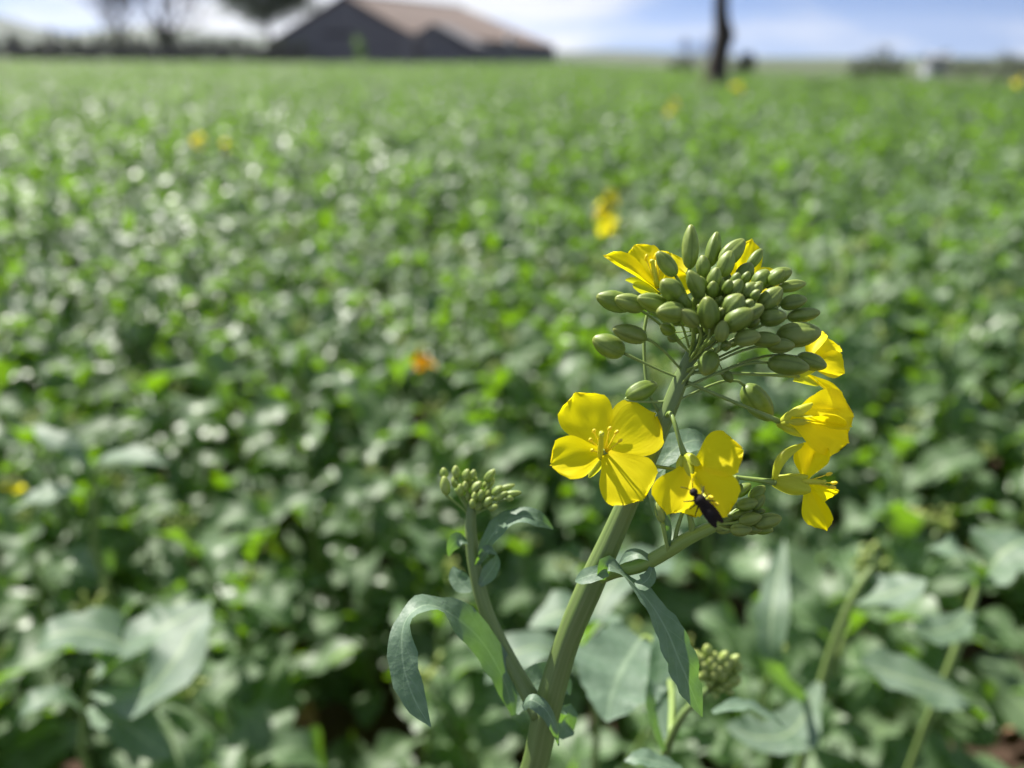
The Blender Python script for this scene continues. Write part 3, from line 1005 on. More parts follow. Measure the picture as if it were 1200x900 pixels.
# buds of the dome: centre x, y (pixels), length, width, heading (degrees, 0 = right, 90 = up), front (towards the camera, in pixels of depth)
BUDS = [
    (809, 289, 50, 23, 92, 10), (836, 292, 40, 21, 78, -5), (858, 296, 42, 26, 52, 4), (781, 309, 35, 21, 122, 38), (786, 339, 34, 25, 140, 52),
    (815, 333, 34, 21, 112, 48), (837, 326, 30, 19, 80, 40), (720, 353, 42, 28, 168, 12), (738, 355, 40, 27, 166, 26), (764, 354, 36, 24, 160, 40),
    (786, 366, 36, 26, 170, 60), (738, 391, 40, 23, 158, 20), (713, 405, 46, 31, 160, 6), (752, 458, 38, 26, 30, -18), (830, 366, 38, 27, 95, 64),
    (860, 358, 36, 28, 60, 58), (866, 374, 36, 27, 30, 66), (882, 366, 28, 22, 35, 56), (892, 327, 28, 22, 50, 26), (913, 323, 34, 20, 28, 14),
    (928, 335, 34, 18, 12, 4), (903, 350, 34, 28, 38, 40), (930, 354, 30, 20, 18, 16), (906, 372, 34, 23, 14, 46), (942, 369, 42, 21, 4, 10),
    (936, 392, 50, 31, 2, 26), (924, 428, 50, 30, -8, 34), (951, 424, 36, 22, -12, 18), (876, 396, 36, 25, 5, 64), (830, 426, 32, 28, 250, 52),
    (888, 472, 48, 36, -50, -34), (843, 336, 24, 16, 85, 30), (873, 320, 32, 22, 62, 8), (885, 303, 28, 16, 48, -6), (851, 309, 32, 22, 70, 22),
    (862, 338, 28, 20, 66, 44), (800, 352, 26, 18, 130, 50), (846, 388, 26, 20, 80, 70), (824, 312, 30, 20, 98, 26), (878, 340, 26, 19, 50, 46),
    (808, 372, 26, 20, 140, 62), (898, 398, 32, 22, -2, 52), (915, 405, 34, 20, -4, 36),
]
PXM = 0.163 / FPX
brng = random.Random(77)
for i, (x, y, ln, w, hd, fr) in enumerate(BUDS):
    ln *= brng.uniform(.86, 1.08); w *= brng.uniform(.88, 1.08); hd += brng.uniform(-7, 7)
    a = R(hd)
    dx, dy = math.cos(a) * ln / 2, -math.sin(a) * ln / 2
    d0 = 0.163 - fr * PXM
    # buds in the middle of the dome point partly at the camera
    tow = max(-0.45, min(0.75, fr / 85.0)) * ln * 0.5 * PXM
    f2 = math.sqrt(max(0.3, 1 - (tow / (ln * 0.5 * PXM)) ** 2)) if ln else 1
    ry = 372 + (y - 290) * 0.55 + 8
    ry = min(max(ry, 380), 470)
    rt = stem_at(ry)
    put_bud(main, (x - dx, y - dy, d0 + tow * 0.6), (x + dx, y + dy, d0 - tow * 0.6), w, (rt[0], rt[1], rt[2] - 0.0006), sag=0.12, seed=i)

# tiny unopened buds down in the heart of the dome
hb = MB()
rng = random.Random(4)
for i in range(60):
    x, y = rng.gauss(846, 28), rng.gauss(364, 20)
    d = 0.163 - rng.uniform(-10, 48) * PXM
    b = P(x, y, d); ax = (b - P(828, 410, 0.164)).normalized()
    s = rng.uniform(13, 23) * PXM
    hb.lathe(b, ax, [(h * s, r * s * 0.34) for h, r in BUD_PROF], 8, lobes=0.05)
    hb.tube([P(*stem_at(388)), b], [0.7 * PXM, 0.7 * PXM], 5, cap=False)
o = hb.build('small_bud', M['bud'], main); o['kind'] = 'stuff'


# ---- flowers
def flower(parent, centre, petals, root=None, sepals=(), stamens=(), pistil=None, stalk=None, prad=2.0, seed=0, label=None, stalk_r=None):
    """centre (x, y, depth). petals: (tip x, y, depth, width px, normal vec, bend, cup[, base])."""
    k = centre[2] / FPX
    rec = MB()
    c = P(*centre)
    if stalk:
        pp = crom(stalk, 14)
        rec.tube([P(*q) for q in pp], [prad * k * (1 + 0.7 * max(0, i - 10) / 3) for i in range(14)], 9)
    else:
        r = P(*root)
        rec.tube(hermite(r, c, (c - r) * 0.8, (c - r) * 0.8, 10), [prad * k * (1 + 0.7 * max(0, i - 6) / 3) for i in range(10)], 9)
    rec.lathe(c - (c - P(*(stalk[-2] if stalk else root))).normalized() * 2.0 * k, (c - P(*(stalk[-2] if stalk else root))), [(0, 2.2 * k), (2 * k, 3.6 * k), (4 * k, 3.8 * k), (6 * k, 2.2 * k)], 10)
    fl = rec.build('flower', M['stem_thin'], parent)
    if label:
        fl['label'] = label
    for i, q in enumerate(petals):
        b = P(*q[7]) if len(q) > 7 else c
        petal_mesh(b, P(q[0], q[1], q[2]), q[3] * q[2] / FPX, PV(*q[4]), q[5], q[6], seed=seed * 10 + i, nu=16, nv=13).build('petal', M['petal'], fl)
    for i, q in enumerate(sepals):          # (base, tip, width px, normal, bend)
        mb = MB(); b, t = P(*q[0]), P(*q[1]); ax = t - b; n = PV(*q[3]); n = (n - ax.normalized() * n.dot(ax.normalized())).normalized(); sd = n.cross(ax.normalized())
        gr, uv = [], []
        for u in np.linspace(0, 1, 10):
            w = q[2] * k * 0.5 * (0.55 + 0.45 * math.sin(math.pi * min(1, u * 1.3) * 0.72)) * math.sqrt(max(0.02, 1 - max(0, (u - 0.55) / 0.46) ** 2))
            gr.append([b + ax * u + sd * v * w + n * (q[4] * ax.length * math.sin(math.pi * u) - 0.9 * w * v * v) for v in np.linspace(-1, 1, 7)])
            uv += [(u, v) for v in np.linspace(-1, 1, 7)]
        mb.grid(gr, uv)
        mb.build('sepal', M['sepal'], fl)
    for q in stamens:                       # (base, tip)
        mb = MB(); b, t = P(*q[0]), P(*q[1])
        up = (t - b)
        mb.tube([b, b.lerp(t, 0.5) + PV(0, 0, 1) * k, t], [0.9 * k, 0.8 * k, 0.7 * k], 6)
        ad = (up.normalized() + PV(0.3, 0.2, 0.5)).normalized()
        mb.lathe(t - ad * 3 * k, ad, [(0, .6 * k), (2 * k, 2.0 * k), (6 * k, 2.2 * k), (8.5 * k, 0.7 * k)], 8, lobes=0.15, nl=2)
        mb.build('stamen', M['stamen'], fl)
    if pistil:
        mb = MB(); b, t = P(*pistil[0]), P(*pistil[1])
        mb.tube([b.lerp(t, q) for q in (0, .2, .6, .86, .9, 1.0)], [2.6 * k, 3.4 * k, 3.2 * k, 2.2 * k, 3.2 * k, 2.6 * k], 10)
        mb.build('pistil', M['pistil'], fl)
    return fl


D = 0.163
# A: the open flower left of the stem, facing the camera and a little up
flower(main, (708, 530, D - .001), [
    (674, 460, D + .0015, 66, (.05, .25, 1), -.05, .06),
    (768, 484, D + .0005, 74, (-.25, .25, 1), -.06, .05),
    (645, 545, D - .0045, 54, (.0, .45, 1), .07, .14),
    (754, 586, D - .0075, 74, (-.15, .35, 1), .03, .05)],
    root=(757, 541, 0.1665), sepals=[((712, 530, D), (690, 512, D + .002), 12, (0, 0, 1), .05), ((712, 530, D), (690, 560, D + .002), 12, (0, 0, 1), .05)],
    stamens=[((707, 529, D - .0015), (696, 506, D - .0065)), ((707, 529, D - .0015), (692, 516, D - .0065)), ((709, 528, D - .0015), (714, 503, D - .006)),
             ((710, 529, D - .0015), (722, 507, D - .006)), ((711, 530, D - .0015), (726, 517, D - .006)), ((707, 531, D - .0015), (694, 528, D - .0065))],
    pistil=((703, 537, D - .002), (705, 507, D - .0085)), seed=1, label='open yellow flower facing out, left of the stem')
# B: the nodding flower right of the stem that carries the insect
DB = 0.158
flower(main, (803, 538, DB), [
    (871, 527, DB - .004, 58, (-.1, .45, .9), .14, .10, (812, 548, DB - .0005)),
    (782, 603, DB - .004, 50, (-.4, .1, .9), .10, .18, (803, 545, DB - .001)),
    (852, 606, DB - .007, 58, (.1, .25, 1), .16, .16, (810, 546, DB - .0015)),
    (818, 606, DB + .001, 46, (0, .15, 1), .06, .10, (805, 548, DB + .001))],
    stalk=[(781, 488, .1635), (785, 484, .161), (790, 494, .159), (796, 515, .158), (802, 533, DB)],
    sepals=[((802, 530, DB), (795, 555, DB - .001), 13, (-.5, .1, .9), .16), ((802, 530, DB), (820, 545, DB - .0035), 14, (.2, .5, .9), .2), ((802, 530, DB), (812, 560, DB - .004), 12, (0, .1, 1), .1)],
    stamens=[((812, 556, DB - .003), (832, 582, DB - .008)), ((812, 556, DB - .003), (838, 590, DB - .008))],
    pistil=((812, 556, DB - .003), (829, 588, DB - .008)), prad=2.6, seed=2, label='nodding yellow flower with the dark insect on it')
# C: the sideways flower at the right
DC = 0.163
flower(main, (914, 494, DC), [
    (1001, 487, DC - .003, 56, (.1, .5, .85), .10, .22, (928, 488, DC - .001)),
    (995, 519, DC - .004, 48, (.1, -.2, 1), .08, .12, (926, 492, DC - .002)),
    (998, 500, DC + .004, 56, (.1, .1, 1), -.05, .12, (928, 486, DC + .001)),
    (992, 478, DC + .002, 40, (.1, .9, .4), .08, .15, (930, 484, DC))],
    root=(806, 448, .1625),
    sepals=[((910, 497, DC), (952, 472, DC - .0025), 15, (0, .7, .7), .14), ((910, 497, DC), (957, 492, DC - .004), 17, (0, .0, 1), .12), ((910, 497, DC), (942, 512, DC - .002), 14, (0, -.6, .8), .1)],
    seed=3, prad=2.2, label='yellow flower seen from the side, right of the dome')
# C2: above it, half behind the buds
DD = 0.164
flower(main, (934, 440, DD), [
    (990, 437, DD - .003, 40, (.2, .45, .9), .12, .2, (946, 428, DD)),
    (990, 474, DD - .001, 18, (.5, .3, .8), .05, .2, (944, 438, DD)),
    (984, 405, DD + .002, 26, (.1, .7, .7), .10, .2, (948, 424, DD)),
    (964, 388, DD + .003, 24, (-.5, .5, .8), .12, .2, (946, 424, DD)),
    ], root=(812, 436, .1625), sepals=[((930, 445, DD), (960, 452, DD - .001), 14, (0, -.5, .8), -.1), ((930, 440, DD), (962, 425, DD - .002), 13, (0, .5, .8), .1)], seed=4, label='yellow flower half hidden behind buds at the right')
# D: the lowest flower at the right, with pale green sepals
DE = 0.162
flower(main, (907, 565, DE), [
    (966, 518, DE - .002, 40, (-.75, .25, .75), .05, .22, (944, 562, DE - .001)),
    (950, 519, DE + .002, 30, (-.9, .1, .5), .05, .2, (942, 562, DE)),
    (969, 622, DE - .002, 34, (-.6, -.25, .8), .05, .2, (945, 564, DE - .001)),
    (976, 582, DE + .003, 30, (-.4, -.2, .8), .05, .2, (946, 564, DE))],
    root=(757, 545, .166),
    sepals=[((905, 566, DE), (950, 576, DE - .003), 26, (.1, -.35, .9), .12), ((906, 561, DE), (947, 557, DE - .002), 16, (0, .7, .7), .08), ((905, 562, DE), (941, 519, DE - .001), 15, (-.75, .45, .5), .30)],
    stamens=[((945, 564, DE - .002), (974, 571, DE - .003)), ((945, 564, DE - .002), (970, 556, DE - .003)), ((945, 564, DE), (976, 566, DE + .001))],
    pistil=((940, 564, DE - .002), (968, 565, DE - .003)), seed=5, prad=2.2, label='small open yellow flower with pale green sepals, lowest at the right')
# E: the flower at the upper left of the dome
DF = 0.168
flower(main, (772, 342, DF), [
    (707, 299, DF - .003, 38, (.25, .75, .6), .03, .25),
    (743, 287, DF + .003, 40, (.2, -.1, .9), .03, .2),
    (786, 296, DF + .004, 46, (-.1, -.1, 1), .02, .15),
    (808, 325, DF, 40, (-.4, .1, .9), .06, .12),
    ], stalk=[(777, 492, .1655), (760, 458, .166), (755, 415, .167), (757, 375, .168), (770, 346, DF)],
    sepals=[((772, 345, DF), (742, 333, DF - .003), 14, (0, -.3, 1), .1), ((774, 345, DF), (733, 328, DF), 12, (0, -.6, .7), -.1)],
    stamens=[((768, 334, DF), (757, 303, DF)), ((770, 334, DF), (768, 301, DF + .001)), ((770, 334, DF), (775, 306, DF - .001))],
    pistil=((770, 336, DF), (764, 304, DF)), seed=6, prad=2.0, label='yellow flower peeking out at the upper left of the dome')
# G: behind the dome, only petal tips show
DG = 0.176
flower(main, (868, 352, DG), [
    (881, 280, DG, 30, (.1, .2, 1), .05, .1), (914, 318, DG, 34, (-.2, .4, .9), .05, .1), (846, 308, DG, 40, (.1, .1, 1), .05, .1), (822, 328, DG + .002, 34, (.2, .1, 1), .05, .1)],
    root=(818, 400, .1645), seed=7, label='yellow flower behind the dome of buds')

# ---- leaves of the plant in focus
S = lambda *a: a
L1 = ribbon([(602, 838, .1860, 3, .3, .35, .88), (590, 796, .1855, 14, .3, .35, .88), (565, 752, .184, 18, .3, .4, .87), (532, 722, .180, 20, .1, .75, .65),
             (499, 709, .175, 17, -.1, .92, .39), (474, 730, .171, 14, -.6, .5, .6), (472, 775, .168, 17, .1, .15, .95), (485, 818, .166, 14, .3, .1, .95), (505, 852, .165, 0.6, .3, .1, .95)],
            n=34, nv=11, fold=.20, wave=.10, seed=1, lobe=.16).build('leaf', M['leaf_near'], main)
L1['label'] = 'long grey-green leaf arching over and hanging down'
ribbon([(604, 836, .189, 4, -.1, .3, .9), (620, 806, .193, 17, -.1, .35, .9), (640, 796, .196, 19, 0, .5, .85), (660, 802, .198, 12, .2, .5, .85), (668, 814, .198, 1, .2, .5, .85)], n=18, fold=.2, wave=.05, seed=2).build('leaf', M['leaf_near'], main)
ribbon([(612, 828, .178, 5, -.5, .6, .6), (622, 820, .176, 9, -.3, .7, .65), (640, 832, .1755, 9, .2, .6, .75), (652, 856, .177, 6, .5, .4, .75), (655, 874, .179, .8, .5, .3, .8)], n=18, nv=9, fold=-.35, wave=.02, seed=3).build('leaf', M['leaf_near'], main)
ribbon([(648, 838, .189, 5, .3, .2, .9), (658, 850, .192, 15, .3, .2, .9), (664, 842, .195, 16, .3, .2, .9), (670, 862, .196, 1, .3, .2, .9)], n=12, fold=.1, wave=.04, seed=8).build('leaf', M['leaf_near'], main)
# the clasping leaf half way up and its long hanging blade
L5 = ribbon([(702, 680, .1695, 8, .5, -.1, .85), (711, 661, .1680, 9, .4, .3, .85), (731, 674, .1675, 7, .45, .8, .4), (757, 700, .1665, 13, .4, .65, .6), (781, 738, .166, 18, .32, .45, .82),
             (797, 776, .1665, 21, .3, .42, .85), (810, 808, .168, 16, .28, .42, .86), (823, 840, .170, 0.8, .28, .42, .86)], n=32, nv=11, fold=.18, wave=.12, seed=4, lobe=.30).build('leaf', M['leaf_near'], main)
L5['label'] = 'slate grey leaf hanging down to the right from the stem'
ribbon([(711, 668, .1685, 8, .1, .6, .75), (696, 673, .1683, 10, -.2, .6, .75), (683, 677, .1690, 9, -.3, .6, .7), (674, 681, .1700, 1.4, -.3, .6, .7)], n=12, fold=.15, wave=.02, seed=5).build('leaf', M['leaf_near'], main)
# pale leaf behind the flowers
ribbon([(770, 552, .171, 3, -.3, .5, .8), (782, 534, .172, 15, -.3, .5, .8), (800, 520, .173, 19, -.3, .6, .7), (818, 516, .175, 15, .1, .6, .7), (832, 524, .177, 1.5, .3, .5, .7)], n=14, fold=.15, wave=.05, seed=6).build('leaf', M['leaf_near'], main)
ribbon([(770, 604, .170, 4, -.3, .5, .8), (768, 575, .171, 9, -.3, .5, .8), (776, 555, .172, 12, -.3, .5, .8), (784, 538, .173, 2, -.3, .5, .8)], n=10, fold=.15, wave=.05, seed=16).build('leaf', M['leaf_near'], main)

# ---- side shoot on the left, with its own small bud head (sub-parts)
sh = MB()
shp = px_tube(sh, [(634, 838, .1835, 13), (612, 800, .186, 9.8), (588, 757, .188, 9.2), (568, 712, .1895, 8.8), (557, 668, .190, 8.2), (552, 630, .190, 7.5), (552, 600, .190, 6), (554, 582, .190, 4)], n=26, seg=16, ridge=.03)
shoot = sh.build('side_shoot', M['stem'], main)
shoot['label'] = 'side shoot with a small head of tight green buds'
for i, (zx, zy, ln, w, hd) in enumerate([
        (345, 148, 13, 11, 100), (350, 210, 22, 13, 98), (405, 142, 15, 11, 95), (400, 190, 15, 11, 92), (455, 158, 15, 11, 70), (490, 155, 12, 9, 75), (466, 200, 13, 10, 70), (507, 218, 17, 12, 50),
        (575, 160, 18, 11, 52), (570, 200, 17, 12, 40), (427, 232, 14, 10, 95), (530, 260, 14, 11, 85), (570, 250, 13, 10, 70), (612, 235, 15, 11, 40), (565, 293, 13, 11, 60), (660, 220, 20, 8, 18),
        (690, 250, 20, 8, 8), (630, 262, 18, 9, 30), (465, 262, 11, 9, 100), (498, 268, 11, 9, 90), (488, 302, 11, 9, 100), (520, 312, 12, 9, 70), (672, 275, 10, 9, -10), (590, 320, 12, 9, 20), (500, 190, 11, 9, 75), (450, 215, 12, 9, 90)]):
    x, y = 440 + zx / 4.286, 520 + zy / 4.286
    a = R(hd); dx, dy = math.cos(a) * ln / 2, -math.sin(a) * ln / 2
    dd = .190 - (zy - 130) / 200 * .004 + (.002 if i % 3 == 0 else 0)
    put_bud(shoot, (x - dx, y - dy, dd), (x + dx, y + dy, dd - .0006), w, None, material='bud_young', seed=i)
pd = MB()
for (zx, zy) in [(350, 240), (405, 170), (455, 180), (508, 235), (570, 220), (612, 250), (675, 255), (530, 280), (400, 215), (630, 275), (490, 175), (575, 185), (560, 310)]:
    x, y = 440 + zx / 4.286, 520 + zy / 4.286
    a, b = P(552, 606, .190), P(x, y + 3, .189)
    pd.tube(hermite(a, b, (b - a) * .6 + PV(0, 1, 0) * .002, (b - a) * .7, 7), [1.5 * .19 / FPX] * 7, 7)
pd = pd.build('pedicel', M['shoot'], shoot); pd['kind'] = 'stuff'
ribbon([(561, 660, .189, 3, -.4, .4, .8), (571, 636, .188, 9, -.4, .45, .8), (588, 615, .187, 14, -.25, .7, .65), (610, 605, .186, 13, .05, .85, .5), (630, 608, .186, 10, .55, .3, .75), (648, 620, .187, 1, .6, .2, .75)], n=22, fold=.2, wave=.06, seed=9).build('leaf', M['leaf_near'], shoot)
ribbon([(548, 636, .188, 3, .2, .8, .5), (538, 632, .187, 8, .3, .6, .7), (529, 640, .1865, 8, .6, 0, .8), (526, 652, .1865, 1, .6, 0, .8)], n=12, fold=.2, wave=.1, seed=10).build('leaf', M['leaf_near'], shoot)
ribbon([(558, 664, .189, 3, .5, .1, .85), (564, 653, .187, 6, .5, .1, .85), (573, 645, .186, 7, .2, .7, .6), (582, 650, .186, 1, .3, .7, .6)], n=12, fold=.2, wave=.1, seed=11).build('leaf', M['leaf_near'], shoot)
ribbon([(553, 692, .190, 3, -.2, .5, .8), (543, 685, .191, 11, -.2, .5, .8), (534, 674, .192, 9, -.2, .4, .85), (531, 664, .193, 1, -.2, .4, .85)], n=12, fold=.2, wave=.05, seed=12).build('leaf', M['leaf_near'], shoot)
ribbon([(562, 686, .188, 3, .2, .3, .9), (572, 673, .188, 9, .2, .3, .9), (580, 660, .188, 7, .1, .5, .85), (582, 650, .188, 1, .1, .5, .85)], n=12, fold=.2, wave=.05, seed=13).build('leaf', M['leaf_near'], shoot)

# ---- lower branch on the right, ending in a cluster of plump buds
bh = MB()
px_tube(bh, [(700, 674, .174, 12), (722, 669, .171, 8.4), (752, 662, .168, 8.5), (782, 646, .165, 8.5), (808, 630, .163, 8), (836, 617, .162, 7), (862, 608, .162, 5)], n=24, seg=14, ridge=.03)
branch = bh.build('side_branch', M['shoot'], main)
branch['label'] = 'short yellow-green branch with a cluster of plump buds'
for i, (zx, zy, ln, w, hd, fr) in enumerate([
        (725, 432, 14, 10, 80, 0), (750, 462, 24, 16, 35, 0), (802, 472, 24, 16, 40, 10), (768, 512, 26, 17, 12, 16), (805, 505, 22, 16, 50, 14), (745, 548, 22, 14, 20, 10), (778, 565, 28, 17, 15, 24), (838, 572, 34, 21, 14, 18),
        (745, 602, 26, 18, 2, 22), (802, 542, 20, 12, 14, 6), (715, 556, 22, 15, 30, 4), (690, 596, 24, 16, 10, 8), (780, 598, 26, 17, -6, 12), (820, 600, 26, 15, -4, 0)]):
    x, y = 620 + zx / 3, 420 + zy / 3
    a = R(hd); dx, dy = math.cos(a) * ln / 2, -math.sin(a) * ln / 2
    dd = .163 - fr * PXM
    put_bud(branch, (x - dx, y - dy, dd), (x + dx, y + dy, dd - .0008), w, (838, 614, .1615), material='bud', prad=1.8, seed=i, sag=.1)
ribbon([(764, 656, .166, 3, -.1, .7, .6), (750, 650, .166, 7, -.1, .7, .6), (736, 652, .167, 7, -.3, .6, .7), (726, 661, .168, 1, -.3, .6, .7)], n=12, fold=.2, wave=.08, seed=14).build('leaf', M['leaf_near'], branch)
ribbon([(764, 664, .166, 3, .2, .5, .8), (761, 676, .165, 8, .2, .5, .8), (752, 684, .165, 9, .1, .6, .8), (744, 682, .166, 1, .1, .6, .8)], n=12, fold=.2, wave=.12, seed=15).build('leaf', M['leaf_near'], branch)
ribbon([(782, 648, .164, 2.5, -.5, .2, .8), (784, 620, .163, 4, -.5, .2, .8), (775, 598, .162, 7, -.3, .6, .7), (768, 588, .1625, 1.5, -.3, .6, .7)], n=12, fold=.3, wave=.06, seed=17).build('leaf', M['leaf_near'], branch)
put_bud(branch, (776, 612, .1625), (770, 588, .1625), 13, (784, 650, .164), material='bud_young', prad=2.4, seed=3)
st = MB(); px_tube(st, [(790, 642, .1645, 3), (793, 622, .164, 2.6), (800, 600, .163, 2.2)], n=8, seg=8); st.build('pedicel', M['shoot'], branch)
st = MB(); px_tube(st, [(812, 628, .163, 4.5), (810, 612, .162, 3.6), (806, 596, .161, 3)], n=8, seg=8); st.build('pedicel', M['shoot'], branch)


# ------------------------------------------------------------------ dark insect on the nodding flower
def build_insect():
    d = 0.1475
    h, t = P(810, 573, d + .001), P(840, 612, d - .0005)
    ax = (t - h); ln = ax.length; ax.normalize()
    k = d / FPX
    root = empty('insect', P(822, 592, d), 'dark slender insect clinging head-up to the nodding yellow flower', 'insect')
    b = MB()
    b.lathe(h, ax, [(0, 1.0 * k), (.03 * ln, 4.0 * k), (.09 * ln, 5.2 * k), (.15 * ln, 4.4 * k), (.185 * ln, 2.4 * k), (.22 * ln, 4.6 * k), (.30 * ln, 7.0 * k), (.38 * ln, 7.2 * k), (.44 * ln, 5.0 * k),
                    (.47 * ln, 3.2 * k), (.52 * ln, 5.6 * k), (.62 * ln, 7.3 * k), (.74 * ln, 7.4 * k), (.86 * ln, 6.0 * k), (.95 * ln, 3.4 * k), (1.0 * ln, .8 * k)], 16)
    b.build('body', M['insect'], root)
    side = ax.cross(PV(0, 0, 1)).normalized(); up = side.cross(ax)
    if up.dot(PV(0, 0, 1)) < 0:
        up = -up
    for s in (-1, 1):
        mb = MB(); gr = []; uv = []
        for u in np.linspace(0, 1, 12):
            w = 5.2 * k * math.sin(math.pi * (0.10 + 0.86 * u)) ** 0.6
            c = h + ax * ln * (0.34 + 0.74 * u) + up * (7.0 * k - 1.0 * k * u) + side * s * (2.2 + 2.6 * u) * k
            gr.append([c + side * v * w + up * (0.5 * k * math.sin(u * 9 + v * 3)) for v in (-1, -.5, 0, .5, 1)]); uv += [(u, v) for v in (-1, -.5, 0, .5, 1)]
        mb.grid(gr, uv)
        mb.build('wing', M['insect_wing'], root)
        for q, (f, o1) in enumerate([(.28, -.5), (.36, .1), (.42, .7)]):
            r0 = h + ax * ln * f + side * s * 4 * k - up * 3 * k
            r1 = r0 + side * s * 4.5 * k + ax * o1 * 4 * k + up * 1.0 * k
            r2 = r1 + side * s * 4 * k + ax * o1 * 5 * k - up * 8 * k
            r3 = r2 + side * s * 3 * k + ax * o1 * 4 * k - up * 1 * k
            MB().tube([r0, r1, r2, r3], [1.1 * k, .9 * k, .6 * k, .4 * k], 6).build('leg', M['insect'], root)
        a0 = h + side * s * 2 * k + up * 2 * k
        MB().tube([a0, a0 + side * s * 3 * k - ax * 5 * k + up * 2 * k, a0 + side * s * 7 * k - ax * 9 * k + up * 1 * k], [.6 * k, .5 * k, .4 * k], 5).build('antenna', M['insect'], root)


build_insect()


# ------------------------------------------------------------------ plants around it that the photograph shows singly
def leaf_plant(name, label, stem_px, gxy, leaves, cat='plant', group=None, leafmat='leaf_mid', seed=0, stemmat='stem', spot=0.04):
    root = empty(name, (gxy[0], gxy[1], ground_z(*gxy) - 0.01), label, cat, group)
    mb = MB()
    rows = crom(stem_px, 14); pts = [P(r[0], r[1], r[2]) for r in rows]; rad = [r[3] * r[2] / FPX for r in rows]
    dn = stem_down(pts[0], gxy[0], gxy[1], 8)[:-1]
    rad = [q * .60 for q in rad]
    mb.tube(dn + pts, [rad[0] * 1.15] * len(dn) + rad, 12, ridge=.03)
    mb.build('stem', M[stemmat], root)
    for i, spec in enumerate(leaves):
        ribbon(spec, n=20, nv=9, fold=.14, wave=.10, seed=seed + i, lobe=.30).build('leaf', M[leafmat], root)
    HERO_SPOTS.append((gxy[0], gxy[1], spot))
    return root


def below(x, y, d, back=0.03):
    q = P(x, y, d)
    return (q.x, q.y + back)


# the shorter budding plant right behind
b2 = leaf_plant('rapeseed_plant', 'budding rapeseed plant with a yellow-green bud head, just right of the hanging leaf',
                [(772, 905, .250, 8), (785, 868, .243, 8), (800, 838, .239, 7.5), (822, 815, .237, 5.5), (836, 800, .236, 4)], below(772, 905, .25), [
                    [(752, 748, .287, 30, 0, .8, .6), (738, 768, .281, 50, -.05, .75, .65), (724, 795, .272, 52, -.05, .7, .7), (715, 822, .265, 32, 0, .7, .7), (711, 846, .259, 2, 0, .7, .7)],
                    [(800, 902, .225, 6, -.05, .93, .36), (775, 894, .222, 13.5, -.05, .93, .36), (750, 889, .220, 12.15, -.05, .93, .36), (732, 892, .220, 1, -.05, .93, .36)],
                    [(780, 880, .255, 4, -.15, .45, .88), (772, 820, .265, 14, -.15, .45, .88), (778, 760, .272, 16, -.15, .45, .88), (790, 725, .28, 1, -.15, .45, .88)],
                    [(778, 880, .240, 3, -.2, .75, .6), (766, 845, .238, 5, -.2, .75, .6), (762, 815, .237, 5, -.2, .75, .6), (764, 795, .237, 1, -.2, .75, .6)],
                    [(835, 835, .240, 3, -.05, .93, .36), (870, 826, .245, 10.8, -.05, .93, .36), (900, 838, .250, 12.15, -.05, .93, .36), (925, 856, .255, 1, -.05, .93, .36)],
                ], leafmat='leaf_near', seed=40)
# a stalk for the broad leaf in front of its stem
mb = MB(); px_tube(mb, [(786, 866, .244, 4), (787, 806, .264, 3.6), (772, 762, .282, 3.2), (757, 746, .288, 3), (744, 758, .285, 2)], n=14, seg=8); mb.build('leaf_stalk', M['shoot'], b2)
rng = random.Random(12)
for i, (zx, zy, s) in enumerate([(615, 125, 15), (665, 165, 12), (725, 170, 16), (795, 185, 14), (810, 240, 14), (735, 230, 18), (660, 240, 16), (600, 230, 14), (575, 180, 13), (640, 200, 14), (780, 320, 20), (710, 295, 16), (655, 290, 14), (700, 375, 12),
                                 (670, 415, 10), (755, 390, 12), (600, 280, 13), (690, 200, 14), (760, 200, 13), (545, 160, 14), (625, 340, 13), (735, 345, 12), (570, 300, 12), (690, 260, 16)]):
    x, y = 720 + zx / 5.625, 740 + zy / 5.625
    dd = .236 - .004 * math.cos((zx - 680) / 160) * math.cos((zy - 250) / 190)
    b = P(x, y, dd); c0 = P(838, 800, .237); ax = (b - c0).normalized()
    k = dd / FPX
    ob = bud_mb(b - ax * s * .6 * k, ax, s * 1.15 * k, s * .45 * k, seg=10).build('bud', M['bud_young'], b2)
    MB().tube([P(832, 812, .237), b - ax * s * .5 * k], [1.2 * k, 1.1 * k], 6).build('pedicel', M['shoot'], ob)

leaf_plant('rapeseed_plant', 'rapeseed plant with broad pale leaves in the lower left corner',
           [(95, 880, .45, 7), (100, 830, .44, 6.5), (110, 790, .43, 6)], below(95, 880, .45), [
               [(110, 795, .43, 4, -.05, .93, .36), (150, 760, .42, 32.4, -.05, .93, .36), (110, 742, .41, 43.2, -.05, .93, .36), (60, 745, .40, 29.7, -.05, .93, .36), (40, 765, .40, 2, -.05, .93, .36)],
               [(112, 790, .43, 4, -.05, .93, .36), (165, 752, .44, 35.1, -.05, .93, .36), (205, 728, .45, 35.1, -.05, .93, .36), (248, 706, .47, 2, -.05, .93, .36)],
               [(108, 812, .43, 4, -.05, .93, .36), (165, 815, .40, 28.6, -.2, .75, .6), (200, 780, .40, 44, -.2, .75, .6), (228, 735, .42, 24.2, -.2, .75, .6), (246, 716, .43, 2, -.2, .75, .6)],
               [(104, 830, .43, 4, -.05, .93, .36), (140, 845, .41, 21.6, -.05, .93, .36), (175, 870, .40, 19.8, -.2, .75, .6), (200, 888, .40, 2, -.2, .75, .6)],
               [(100, 835, .44, 4, -.05, .93, .36), (70, 815, .43, 16.2, -.05, .93, .36), (35, 825, .42, 16.2, -.05, .93, .36), (20, 850, .42, 1, -.05, .93, .36)]], seed=60)
